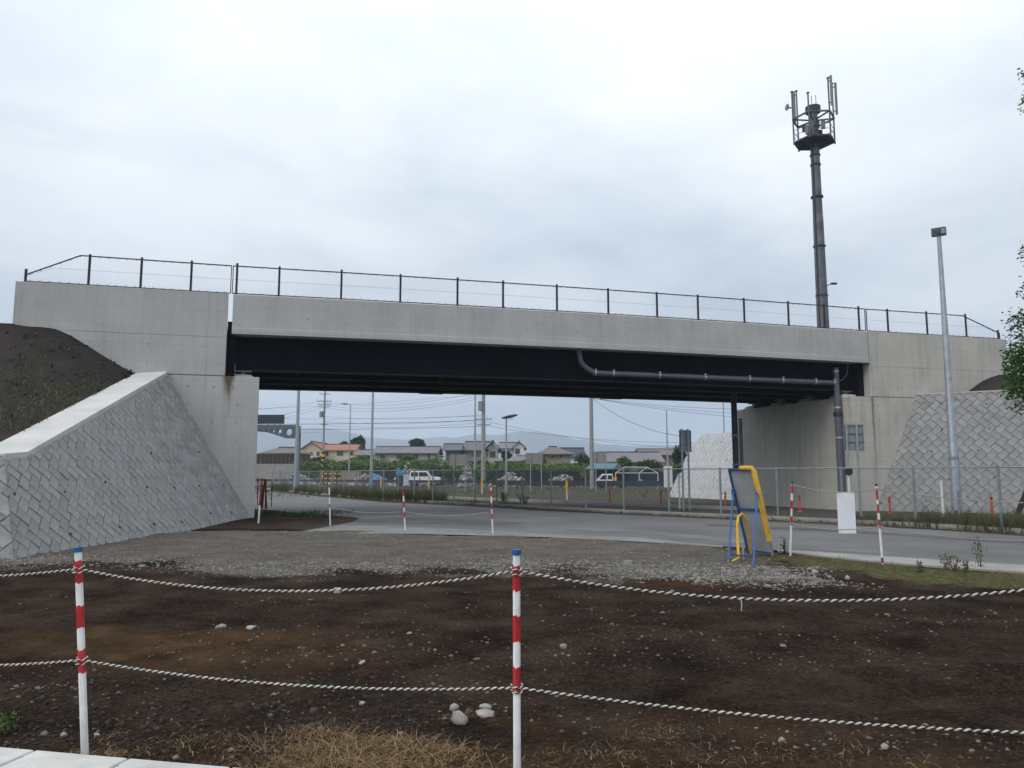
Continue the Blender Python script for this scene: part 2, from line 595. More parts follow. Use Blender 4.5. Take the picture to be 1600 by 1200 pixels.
def scatter_rocks(name, pos, size, mat, flat=0.65, parent=None):
    n = len(pos)
    vb = [ico_lo(i) for i in range(8)]
    pick = rng.integers(0, 8, n)
    base = np.array([b[0] for b in vb])[pick]
    ang = rng.uniform(0, 2 * math.pi, n)
    c, s = np.cos(ang)[:, None], np.sin(ang)[:, None]
    sc = np.asarray(size)[:, None]
    x = (base[:, :, 0] * c - base[:, :, 1] * s) * sc
    y = (base[:, :, 0] * s + base[:, :, 1] * c) * sc
    z = base[:, :, 2] * sc * flat
    v = np.stack([x, y, z], -1) + np.asarray(pos)[:, None, :]
    f = vb[0][1][None] + (np.arange(n) * 12)[:, None, None]
    return np_mesh(name, v.reshape(-1, 3), f.reshape(-1, 3), mat, parent)


def blades(name, pos, h, lean, width, mat, parent=None, droop=0.5):
    """each blade: a bent tapering ribbon of two quads and a tip, as quads (tip degenerate-free)."""
    n = len(pos)
    az = rng.uniform(0, 2 * math.pi, n)
    d = np.stack([np.cos(az), np.sin(az), np.zeros(n)], -1)
    sd = np.stack([-np.sin(az), np.cos(az), np.zeros(n)], -1)
    wz = rng.uniform(0, 2 * math.pi, n)
    sd = np.cos(wz)[:, None] * sd + np.sin(wz)[:, None] * d * 0.6
    h = np.asarray(h)[:, None]; lean = np.asarray(lean)[:, None]; width = np.asarray(width)[:, None]
    up = np.array([0, 0, 1.0])
    p0 = np.asarray(pos)
    p1 = p0 + d * (h * np.sin(lean) * 0.5) + up * (h * np.cos(lean) * 0.55)
    p2 = p1 + d * (h * np.sin(lean + droop) * 0.5) + up * (h * np.cos(lean + droop) * 0.45)
    v = np.stack([p0 - sd * width, p0 + sd * width, p1 + sd * width * 0.75, p1 - sd * width * 0.75, p2 + sd * width * 0.15, p2 - sd * width * 0.15], 1)
    f = np.array([[0, 1, 2, 3], [3, 2, 4, 5]])[None] + (np.arange(n) * 6)[:, None, None]
    return np_mesh(name, v.reshape(-1, 3), f.reshape(-1, 4), mat, parent)


def leaf_quads(name, pos, size, mat, parent=None, tilt=0.9, aspect=0.55):
    n = len(pos)
    az = rng.uniform(0, 2 * math.pi, n); el = rng.normal(0, tilt, n)
    d = np.stack([np.cos(az) * np.cos(el), np.sin(az) * np.cos(el), np.sin(el)], -1)
    r = rng.normal(0, 1, (n, 3))
    s = np.cross(d, r); s /= np.linalg.norm(s, axis=1, keepdims=True) + 1e-9
    sz = np.asarray(size)[:, None]
    p = np.asarray(pos)
    v = np.stack([p - d * sz * 0.5, p + s * sz * aspect * 0.5, p + d * sz * 0.5, p - s * sz * aspect * 0.5], 1)
    f = np.arange(n * 4).reshape(n, 4)
    return np_mesh(name, v.reshape(-1, 3), f, mat, parent)


def crown_points(n, c, r, clumps=14, seed=0, fill=0.5):
    """points in a lumpy crown: many clumps on and in an ellipsoid, gaps between them."""
    g = np.random.default_rng(seed)
    u = g.normal(0, 1, (clumps, 3)); u /= np.linalg.norm(u, axis=1, keepdims=True)
    cc = u * g.uniform(0.35, 0.95, (clumps, 1)) ** 0.6 * np.asarray(r) * 0.78
    rad = g.uniform(0.2, 0.42, clumps)
    k = g.integers(0, clumps, n)
    w = g.normal(0, 1, (n, 3)); w /= np.linalg.norm(w, axis=1, keepdims=True)
    q = cc[k] + w * (g.uniform(fill, 1.05, (n, 1))) * rad[k][:, None] * np.asarray(r)
    return q + np.asarray(c)


# ================================================================== THE BRIDGE FRAME
PB = gnd(397, 812)
PB[2] = 0
AB = math.radians(15.6)
DB = np.array([math.cos(AB), math.sin(AB), 0.0])
NB = np.array([-math.sin(AB), math.cos(AB), 0.0])
SK = -0.077                                   # skew of the abutments


def BW(t, w, z):
    """bridge coordinates (along, across, up) -> world."""
    return PB + DB * (t + SK * w) + NB * w + np.array([0, 0, z])


def onb(x, y, w=0.0):
    r = ray(x, y)
    k = ((PB - EYE) @ NB + w) / (r @ NB)
    q = EYE + r * k
    return float((q - PB) @ DB - SK * w), float(q[2])


def BL(t, w, z):
    """bridge coordinates -> the bridge objects' local frame (unskewed axes)."""
    return (t + SK * w, w, z)


def bthing(name, label, cat, group=None):
    return thing(name, label, cat, PB, AB, group)


WB = 8.4                                      # width of the bridge
Z_TOP, Z_SLAB, Z_SEAT, Z_GB, Z_DECK = 8.0, 6.55, 5.02, 5.33, 7.12
T_L, T_R = -1.16, 26.1                        # joints
CAMB = lambda t: 0.07 * (1 - ((t - 12.5) / 13.7) ** 2)

# ================================================================== GROUND
near_px = [(1990, 911), (1600, 886), (1400, 873), (1240, 862), (1130, 854), (1000, 843), (860, 835), (700, 830), (560, 828), (470, 830)]
far_px = [(1990, 862), (1600, 838), (1437, 827), (1218, 816), (1047, 808), (860, 799), (741, 792), (598, 785), (470, 773), (415, 767), (330, 761), (200, 756)]
near_w = [gnd(*p) for p in near_px]
far_w = [gnd(*p) for p in far_px]
nx = np.array([p[0] for p in near_w])[::-1]
ny = np.array([p[1] for p in near_w])[::-1]


def y_edge(x):
    return np.interp(x, nx, ny)


sp_w = [gnd(*p) for p in [(1990, 924), (1600, 897), (1400, 883), (1300, 873), (1215, 863)]]
spx = np.array([p[0] for p in sp_w])[::-1]
spy = np.array([p[1] for p in sp_w])[::-1]


def y_lot(x):
    """far edge of the bare lot: the road edge, or the near edge of the gutter strip at the right."""
    e = y_edge(x)
    return np.where(np.asarray(x) > spx[0], np.minimum(e, np.interp(x, spx, spy)), e)


def lot_mask(x, y):
    """1 on the bare lot in front of the road, 0 elsewhere."""
    e = y_lot(x)
    return 1 - sstep(-0.35, 0.05, y - e)


def gh(x, y):
    x = np.asarray(x, float); y = np.asarray(y, float)
    m = lot_mask(x, y)
    z = 0.10 * (fbm(x * 0.35, y * 0.5, 3, 3) - 0.45) + 0.07 * (fbm(x * 1.2, y * 2.6, 9, 4) - 0.45) + 0.040 * (fbm(x * 5, y * 8, 21, 4) - 0.45)
    # wheel ruts across the soil, a raised grass bank at the right, a turned-up lip beside the kerb
    z = z - 0.03 * np.exp(-((y - 7.2 - 0.25 * np.sin(x * 0.5) + 0.05 * x) / 0.22) ** 2) * sstep(0.5, 3, x)
    z = z - 0.03 * np.exp(-((y - 5.9 - 0.2 * np.sin(x * 0.4) + 0.06 * x) / 0.2) ** 2) * sstep(-1, 2, x)
    z = z + 0.035 * sstep(4.2, 6.5, x) * np.exp(-((y - 14.0 + 0.25 * (x - 6)) / 1.7) ** 2)
    z = z + 0.05 * np.exp(-((y - 4.45 + 0.09 * x) / 0.5) ** 2) * sstep(-1.8, -0.6, x)
    wedge = np.exp(-(((x + 8.0) / 2.4) ** 2 + ((y - 26.5) / 3.0) ** 2))
    z = z * m * sstep(0, 1.0, y_lot(x) - y + 0.1) - 0.03 * (1 - m)
    return z + 0.13 * wedge


xs = np.concatenate([[-6000, -1500, -400, -150, -80, -45, -28, -20, -16], np.arange(-13.5, -4.5, 0.10), np.arange(-4.5, 4.5, 0.055), np.arange(4.5, 14.5, 0.10), [15, 17, 20, 26, 34, 45, 80, 150, 400, 1500, 6000]])
ys = np.concatenate([[-300, -60, -15, -3, 0, 1.5, 2.6], np.arange(3.2, 8.0, 0.05), np.arange(8.0, 15.0, 0.09), np.arange(15.0, 30.5, 0.22), [32, 35, 38, 42, 47, 55, 65, 80, 100, 130, 180, 300, 700, 1800, 6000]])
GX, GY = np.meshgrid(xs, ys)
GZ = gh(GX, GY)
nyv, nxv = GX.shape
idx = np.arange(nyv * nxv).reshape(nyv, nxv)
gf = np.stack([idx[:-1, :-1], idx[:-1, 1:], idx[1:, 1:], idx[1:, :-1]], -1).reshape(-1, 4)

mk('ground_soil', (0.04, 0.03, 0.025))
gm = MATS['ground_soil']
N, L = gm.node_tree.nodes, gm.node_tree.links
N.clear()
gout = N.new('ShaderNodeOutputMaterial')
gbs = N.new('ShaderNodeBsdfPrincipled')
gbs.inputs['Roughness'].default_value = 0.95
gbs.inputs['Specular IOR Level'].default_value = 0.0
L.new(gbs.outputs[0], gout.inputs[0])
gtc = N.new('ShaderNodeTexCoord')


def gnoise(s, det=5, r=0.6):
    n = N.new('ShaderNodeTexNoise'); n.inputs['Scale'].default_value = s; n.inputs['Detail'].default_value = det
    n.inputs['Roughness'].default_value = r
    L.new(gtc.outputs['Object'], n.inputs['Vector']); return n.outputs[0]


def gramp(fac, stops):
    r = N.new('ShaderNodeValToRGB')
    while len(r.color_ramp.elements) < len(stops):
        r.color_ramp.elements.new(0.5)
    for el, (p, c) in zip(r.color_ramp.elements, stops):
        el.position = p; el.color = (*c, 1)
    L.new(fac, r.inputs[0]); return r.outputs[0]


def gmix(a, b, f, blend='MIX'):
    n = N.new('ShaderNodeMix'); n.data_type = 'RGBA'; n.blend_type = blend
    L.new(a, n.inputs['A']); L.new(b, n.inputs['B'])
    if isinstance(f, float):
        n.inputs['Factor'].default_value = f
    else:
        L.new(f, n.inputs['Factor'])
    return n.outputs['Result']


def gmath(op, a, b, clamp=False):
    n = N.new('ShaderNodeMath'); n.operation = op; n.use_clamp = clamp
    for i, v in enumerate((a, b)):
        if isinstance(v, (int, float)):
            n.inputs[i].default_value = v
        else:
            L.new(v, n.inputs[i])
    return n.outputs[0]


def gattr(nm):
    a = N.new('ShaderNodeAttribute'); a.attribute_name = nm; return a.outputs['Fac']


soil = gramp(gnoise(1.1, 6), [(0.30, (0.0175, 0.0128, 0.0104)), (0.50, (0.0375, 0.0270, 0.0212)), (0.70, (0.066, 0.0475, 0.0360))])
soil2 = gramp(gnoise(24, 5, 0.7), [(0.25, (0.40, 0.40, 0.40)), (0.52, (0.98, 0.98, 0.98)), (0.78, (2.1, 2.0, 1.95))])
soil = gmix(soil, soil2, 1.0, 'MULTIPLY')
ochre = gramp(gnoise(2.5, 5), [(0.3, (0.044, 0.026, 0.015)), (0.55, (0.080, 0.048, 0.027)), (0.8, (0.125, 0.083, 0.052))])
grav = gramp(gnoise(30, 4, 0.75), [(0.28, (0.066, 0.057, 0.048)), (0.5, (0.128, 0.114, 0.099)), (0.72, (0.21, 0.192, 0.170))])
grav_b = gramp(gnoise(1.2, 4), [(0.3, (0.72, 0.70, 0.68)), (0.65, (1.1, 1.1, 1.1))])
grav = gmix(grav, grav_b, 1.0, 'MULTIPLY')
grassc = gramp(gnoise(9, 5, 0.7), [(0.3, (0.050, 0.046, 0.024)), (0.5, (0.090, 0.086, 0.040)), (0.7, (0.155, 0.125, 0.080))])
farc = gramp(gnoise(0.35, 6, 0.65), [(0.3, (0.062, 0.057, 0.052)), (0.48, (0.088, 0.082, 0.074)), (0.6, (0.075, 0.075, 0.035)), (0.75, (0.12, 0.105, 0.07))])
fine = gramp(gnoise(7.0, 5, 0.75), [(0.3, (0.7, 0.7, 0.7)), (0.7, (1.25, 1.25, 1.25))])
farc = gmix(farc, fine, 1.0, 'MULTIPLY')
brk = gmath('SUBTRACT', gnoise(3.0, 6, 0.7), 0.5)


def masked(nm, k=1.6):
    a = gattr(nm)
    return gmath('MULTIPLY', gmath('SUBTRACT', gmath('ADD', a, gmath('MULTIPLY', brk, 2.0)), 0.34), k * 1.3, True)


gc = gmix(soil, ochre, masked('ochre', 1.0))
gc = gmix(gc, grav, masked('gravel'))
gc = gmix(gc, grassc, masked('grassy'))
gc = gmix(gc, farc, gattr('far'))
L.new(gc, gbs.inputs['Base Color'])
gb = N.new('ShaderNodeBump'); gb.inputs['Strength'].default_value = 1.0; gb.inputs['Distance'].default_value = 0.05
L.new(gnoise(14, 7, 0.75), gb.inputs['Height']); L.new(gb.outputs[0], gbs.inputs['Normal'])

ground = struct(np_mesh('ground', np.stack([GX, GY, GZ], -1).reshape(-1, 3), gf, gm, smooth=True))


def put_attr(nm, vals):
    a = ground.data.attributes.new(nm, 'FLOAT', 'POINT')
    a.data.foreach_set('value', np.asarray(vals, np.float32).ravel())


gn_px = [(-200, 876), (0, 880), (200, 885), (400, 891), (600, 893), (800, 884), (1000, 893), (1150, 916), (1260, 905)]
gb_w = [gnd(*p) for p in gn_px]
gbx = np.array([p[0] for p in gb_w]); gby = np.array([p[1] for p in gb_w])


def gravel_mask(x, y):
    n = fbm(x * 0.8, y * 0.8, 40, 4) - 0.46
    b = np.interp(x, gbx, gby)
    g = sstep(-1.5, 1.3, y - b + n * 4.5) * (1 - sstep(4.3, 5.3, x + n * 1.5))
    return g * lot_mask(x, y - 0.4)


def grassy_mask(x, y):
    n = fbm(x * 0.9, y * 0.9, 55, 4) - 0.46
    e = y_edge(x)
    a = sstep(4.2, 5.6, x + n * 2) * sstep(-4.6, -3.2, y - e + n * 2.5) * lot_mask(x, y - 0.2)
    front = (1 - sstep(4.55, 5.05, y + 0.09 * x + n * 1.2)) * sstep(-2.2, -1.2, x)
    return a


def ochre_mask(x, y):
    n = fbm(x * 0.9, y * 1.2, 71, 4) - 0.46
    a = np.exp(-(((x + 3.9) / 2.3) ** 2 + ((y - 7.7) / 0.75) ** 2)) * 1.1
    b = np.exp(-(((x + 2.2) / 1.6) ** 2 + ((y - 6.7) / 0.5) ** 2)) * 0.8
    d = np.exp(-(((x - 2.2) / 2.4) ** 2 + ((y - 5.0) / 0.45) ** 2)) * 0.6
    f = np.exp(-(((x - 2.6) / 1.8) ** 2 + ((y - 11.6) / 0.6) ** 2)) * 0.75 + np.exp(-(((x - 3.2) / 2.2) ** 2 + ((y - 6.0) / 0.35) ** 2)) * 0.55 + np.exp(-(((x + 6.0) / 2.0) ** 2 + ((y - 9.4) / 0.5) ** 2)) * 0.45
    fr_ = (1 - sstep(4.5, 5.1, y + 0.10 * x + n * 1.6)) * sstep(-2.4, -1.4, x) * 0.62
    return np.clip(a + b + d + f + fr_ + n * 0.9, 0, 1)


far_m = sstep(-0.2, 0.6, GY - y_edge(GX) - 1.0)
far_m = far_m * (1 - np.exp(-(((GX + 8.0) / 3.2) ** 2 + ((GY - 27.0) / 4.5) ** 2) ** 2))
far_m = np.maximum(far_m, sstep(40, 60, np.abs(GX)))
far_m = np.maximum(far_m, 1 - sstep(-4, 1, GY))
put_attr('gravel', gravel_mask(GX, GY))
put_attr('grassy', grassy_mask(GX, GY))
put_attr('ochre', ochre_mask(GX, GY))
put_attr('far', far_m)

# ---- road
wedge_px = [(545, 817), (520, 809), (470, 802), (420, 797), (330, 792), (200, 786)]
ring = near_w + [gnd(*p) for p in wedge_px] + far_w[::-1]
ring = [(p[0], p[1], 0.004) for p in ring]
from mathutils.geometry import tessellate_polygon
tris = tessellate_polygon([[Vector(p) for p in ring]])
rb = MB().add(ring, [tuple(t) for t in tris])
road = struct(rb.build('road', 'asphalt'))
# pale worn apron along the near edge of the road
ap_out = [gnd(x, y - 6 - 3 * math.sin(x * 0.013)) for x, y in [(1130, 862), (1000, 848), (860, 838), (700, 833), (600, 831), (530, 829)]]
ap_in = [gnd(x, y) for x, y in [(1130, 856), (1000, 847), (860, 840), (700, 836), (600, 834), (450, 836)]]
poly = ap_out + ap_in[::-1]
pp = [(p[0], p[1], 0.010) for p in poly]
ap = MB().add(pp, [tuple(t) for t in tessellate_polygon([[Vector(p) for p in pp]])])
struct(ap.build('road_apron', 'asphalt_apron'))
# repaired and worn patches in the road surface
mk('asphalt_patch', (0.092, 0.091, 0.092), 0.9, 0.18, 0.6, bump=0.004, bscale=90, speck=0.35)
mk('asphalt_worn', (0.150, 0.147, 0.143), 0.9, 0.16, 0.5, bump=0.004, bscale=90, speck=0.35)
for poly_px, mt in (([(1105, 822), (1300, 831), (1600, 850), (1990, 876), (1990, 870), (1600, 845), (1300, 827), (1105, 819)], 'asphalt_patch'),
                    ([(545, 812), (640, 808), (760, 812), (830, 818), (760, 821), (640, 819), (560, 817)], 'asphalt_patch'),
                    ([(880, 828), (1010, 835), (1120, 846), (1215, 856), (1400, 867), (1400, 862), (1215, 849), (1120, 839), (1000, 829), (900, 824)], 'asphalt_worn'),
                    ([(640, 803), (760, 806), (900, 813), (900, 810.5), (760, 803), (640, 800)], 'asphalt_worn')):
    pw = []
    for (xa, ya), (xb, yb) in zip(poly_px, poly_px[1:] + poly_px[:1]):
        for f in np.linspace(0, 1, 9)[:-1]:
            pw.append(gnd(xa + (xb - xa) * f + random.uniform(-3, 3), ya + (yb - ya) * f + random.uniform(-.45, .45)))
    pw = [(p[0], p[1], 0.008) for p in pw]
    struct(MB().add(pw, [tuple(t) for t in tessellate_polygon([[Vector(p) for p in pw]])]).build('road_patch', mt))
# concrete gutter strip at the right
up_px = [(1215, 861), (1300, 866.5), (1400, 873), (1600, 886), (1990, 911)]
dn_px = [(1215, 863), (1300, 873), (1400, 883), (1600, 897), (1990, 924)]
g1 = [gnd(*p) for p in up_px]; g2 = [gnd(*p) for p in dn_px]
gs = MB()
for i in range(len(g1) - 1):
    q = [g1[i], g1[i + 1], g2[i + 1], g2[i]]
    gs.prism([(p[0], p[1], 0.0) for p in q], (0, 0, 0.035))
struct(gs.build('gutter', 'concrete_gutter'))
# kerb foot under the roadside fence
fence_px = [(1990, 856), (1800, 845), (1600, 833), (1437, 823), (1218, 812), (1047, 804.5), (860, 795.5), (741, 789), (598, 782), (470, 770.5), (415, 764.5)]
fence_w = [gnd(*p) for p in fence_px]
kb = MB()
for a, b in zip(fence_w[:-1], fence_w[1:]):
    kb.bar((a[0], a[1], 0.05), (b[0], b[1], 0.05), 0.16, 0.14)
struct(kb.build('kerb', 'concrete_gutter'))
k2 = MB()
kp = [gnd(*p) for p in [(700, 779), (840, 785), (980, 790), (1090, 794), (1170, 797)]]
for a, b in zip(kp[:-1], kp[1:]):
    k2.bar((a[0], a[1], 0.06), (b[0], b[1], 0.06), 0.22, 0.16)
struct(k2.build('kerb', 'concrete_gutter'))

# pavement kerb stones at the lower left corner
ka, kb_ = gnd(0, 1166, 0.06), gnd(392, 1200, 0.06)
kd = (kb_ - ka); kd /= np.linalg.norm(kd)
kd = np.array([kd[0], kd[1], 0]); kd /= np.linalg.norm(kd)
kn = np.array([kd[1], -kd[0], 0])
kroot = thing('kerb_stones', 'pale concrete kerb slabs along the edge of the lot at lower left', 'kerb', (0, 0, 0))
p0 = gnd(0, 1166, 0.06); p0[2] = 0
off = [-1.6, -1.0, -0.38, 0.24, 0.84, 1.46, 2.06, 2.7, 3.3]
for a, b in zip(off[:-1], off[1:]):
    m = MB()
    q = [p0 + kd * (a + 0.006), p0 + kd * (b - 0.006), p0 + kd * (b - 0.006) + kn * 0.5, p0 + kd * (a + 0.006) + kn * 0.10]
    m.prism([(v[0], v[1], -0.1) for v in q], (0, 0, 0.16))
    m.build('slab', 'kerb_concrete', kroot, bevel=0.012)
    m = MB()
    q = [p0 + kd * (a + 0.006) + kn * 0.106, p0 + kd * (b - 0.006) + kn * 0.106, p0 + kd * (b - 0.006) + kn * 1.6, p0 + kd * (a + 0.006) + kn * 1.6]
    m.prism([(v[0], v[1], -0.1) for v in q], (0, 0, 0.155))
    m.build('slab', 'kerb_concrete', kroot, bevel=0.008)

# ================================================================== BRIDGE SPAN
span = bthing('bridge_span', 'road bridge span with pale concrete parapet over dark steel girders', 'bridge')
TS = np.linspace(T_L + 0.16, T_R - 0.04, 25)


def fascia(w0, w1, sgn, nm):
    """parapet wall: a shallow profile swept along the span; the outer face carries a drip ledge."""
    prof = [(w0, Z_SLAB), (w0, Z_SLAB + 0.21), (w0 + 0.025 * sgn, Z_SLAB + 0.222), (w0 + 0.025 * sgn, Z_TOP - 0.03), (w0 + 0.055 * sgn, Z_TOP), (w1 - 0.03 * sgn, Z_TOP), (w1, Z_TOP - 0.03), (w1, Z_DECK - 0.1), (w0 + 0.9 * sgn, Z_SLAB + 0.12), (w0 + 0.9 * sgn, Z_SLAB + 0.04)]
    m = MB()
    n = len(prof)
    vs = []
    for t in TS:
        for (w, z) in prof:
            vs.append(BL(t, w, z + CAMB(t)))
    fs = []
    for i in range(len(TS) - 1):
        for k in range(n):
            q = (i * n + k, (i + 1) * n + k, (i + 1) * n + (k + 1) % n, i * n + (k + 1) % n)
            fs.append(q if sgn > 0 else q[::-1])
    fs.append(tuple(range(n)) if sgn > 0 else tuple(range(n - 1, -1, -1)))
    fs.append(tuple((len(TS) - 1) * n + k for k in (range(n - 1, -1, -1) if sgn > 0 else range(n))))
    m.add(vs, fs)
    return m.build('parapet', 'concrete_parapet', span)


fascia(0.0, 0.35, 1, 'near')
fascia(WB, WB - 0.35, -1, 'far')
m = MB()
vs, fs = [], []
for t in TS:
    for w, z in ((0.36, Z_SLAB + 0.30), (0.36, Z_DECK), (WB - 0.36, Z_DECK), (WB - 0.36, Z_SLAB + 0.30), (WB - 1, Z_SLAB + 0.06), (1, Z_SLAB + 0.06)):
        vs.append(BL(t, w, z + CAMB(t)))
for i in range(len(TS) - 1):
    for k in range(6):
        fs.append((i * 6 + k, i * 6 + (k + 1) % 6, (i + 1) * 6 + (k + 1) % 6, (i + 1) * 6 + k))
fs += [tuple(range(5, -1, -1)), tuple((len(TS) - 1) * 6 + k for k in range(6))]
m.add(vs, fs)
m.build('deck_slab', 'concrete_parapet', span)
GW = [1.0, 3.1, 5.2, 7.3]
T0, T1 = T_L + 0.32, T_R - 0.32
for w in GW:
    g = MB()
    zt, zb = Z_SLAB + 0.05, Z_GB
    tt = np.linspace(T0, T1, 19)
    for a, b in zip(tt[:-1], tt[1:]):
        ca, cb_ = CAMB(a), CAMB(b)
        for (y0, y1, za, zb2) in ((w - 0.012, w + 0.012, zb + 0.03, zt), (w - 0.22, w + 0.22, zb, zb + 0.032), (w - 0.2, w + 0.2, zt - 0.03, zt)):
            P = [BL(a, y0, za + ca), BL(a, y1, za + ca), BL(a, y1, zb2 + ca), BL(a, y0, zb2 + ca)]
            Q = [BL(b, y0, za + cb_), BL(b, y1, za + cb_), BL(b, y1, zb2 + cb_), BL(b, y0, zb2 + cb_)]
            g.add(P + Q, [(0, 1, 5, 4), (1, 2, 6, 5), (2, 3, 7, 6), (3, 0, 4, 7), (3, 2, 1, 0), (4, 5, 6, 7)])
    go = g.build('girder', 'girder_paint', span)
    e2 = MB()
    for a, b in zip(tt[:-1], tt[1:]):                 # pale edge line that makes the bottom flange readable
        e2.bar(BL(a, w - 0.226, zb + CAMB(a) + 0.012), BL(b, w - 0.226, zb + CAMB(b) + 0.012), 0.008, 0.016)
    e2.build('flange_edge', 'girder_edge', go)
    for t in (8.0, 17.2):
        s = MB()
        s.box(BL(t, w, zb + CAMB(t) - 0.018), (1.1, 0.42, 0.03))
        s.box(BL(t, w - 0.022, (zb + zt) / 2 + CAMB(t)), (0.55, 0.018, 0.9))
        s.build('splice_plate', 'girder_paint', go)
    for t in np.arange(1.5, 25, 2.9):
        s = MB()
        s.box(BL(t, w + 0.085, (zb + zt) / 2 + CAMB(t)), (0.016, 0.14, zt - zb - 0.1))
        s.build('stiffener', 'girder_paint', go)
for t in np.arange(1.5, 25, 5.8):
    for a, b in zip(GW[:-1], GW[1:]):
        s = MB()
        c = CAMB(t)
        s.bar(BL(t, a + 0.1, Z_GB + 0.2 + c), BL(t, b - 0.1, Z_SLAB - 0.15 + c), 0.08)
        s.bar(BL(t, a + 0.1, Z_SLAB - 0.15 + c), BL(t, b - 0.1, Z_GB + 0.2 + c), 0.08)
        s.bar(BL(t, a + 0.02, Z_GB + 0.16 + c), BL(t, b - 0.02, Z_GB + 0.16 + c), 0.09)
        s.build('cross_brace', 'girder_paint', span)
for tb in (-0.55, 25.5):
    for w in GW:
        s = MB()
        zp = Z_SEAT + 0.15
        s.box(BL(tb, w, Z_GB - 0.02), (0.62, 0.5, 0.035))
        s.box(BL(tb, w, (zp + Z_GB) / 2), (0.14, 0.3, Z_GB - zp - 0.03))
        s.box(BL(tb, w, zp + 0.015), (0.5, 0.45, 0.03))
        s.build('bearing', 'galvanised_dull', span)

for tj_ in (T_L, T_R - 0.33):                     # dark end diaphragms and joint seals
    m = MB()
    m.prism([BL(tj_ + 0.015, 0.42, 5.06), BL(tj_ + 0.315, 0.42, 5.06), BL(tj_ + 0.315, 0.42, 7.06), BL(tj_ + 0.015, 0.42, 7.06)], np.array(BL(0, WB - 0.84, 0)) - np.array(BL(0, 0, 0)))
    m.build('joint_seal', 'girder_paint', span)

# tie-rod marks of the formwork, and board joints, on the near parapet
def tie_marks(spots, parent, r=0.022, nm='tie_hole'):
    m = MB()
    for (t, z) in spots:
        c = BL(t, 0, z)
        ring = [(c[0] + r * math.cos(a), -0.004, c[2] + r * math.sin(a)) for a in np.linspace(0, 2 * math.pi, 9)[:-1]]
        m.add(ring, [tuple(range(8))])
    return stuff(m.build(nm, 'joint_dark', parent))


sp = [(t + random.uniform(-.05, .05), z + CAMB(t) + random.uniform(-.02, .02)) for t in np.arange(-0.5, 26, 1.05) for z in (7.72, 7.18)]
mk('tie_mark', (0.20, 0.195, 0.185), 0.9, 0.1)
m = MB()
for (t, z) in sp:
    if random.random() < 0.25:
        continue
    r = random.uniform(0.014, 0.028)
    m.add([(t + r * math.cos(a), 0.0205, z + r * math.sin(a)) for a in np.linspace(0, 2 * math.pi, 9)[:-1]], [tuple(range(8))])
stuff(m.build('tie_hole', 'tie_mark', span))

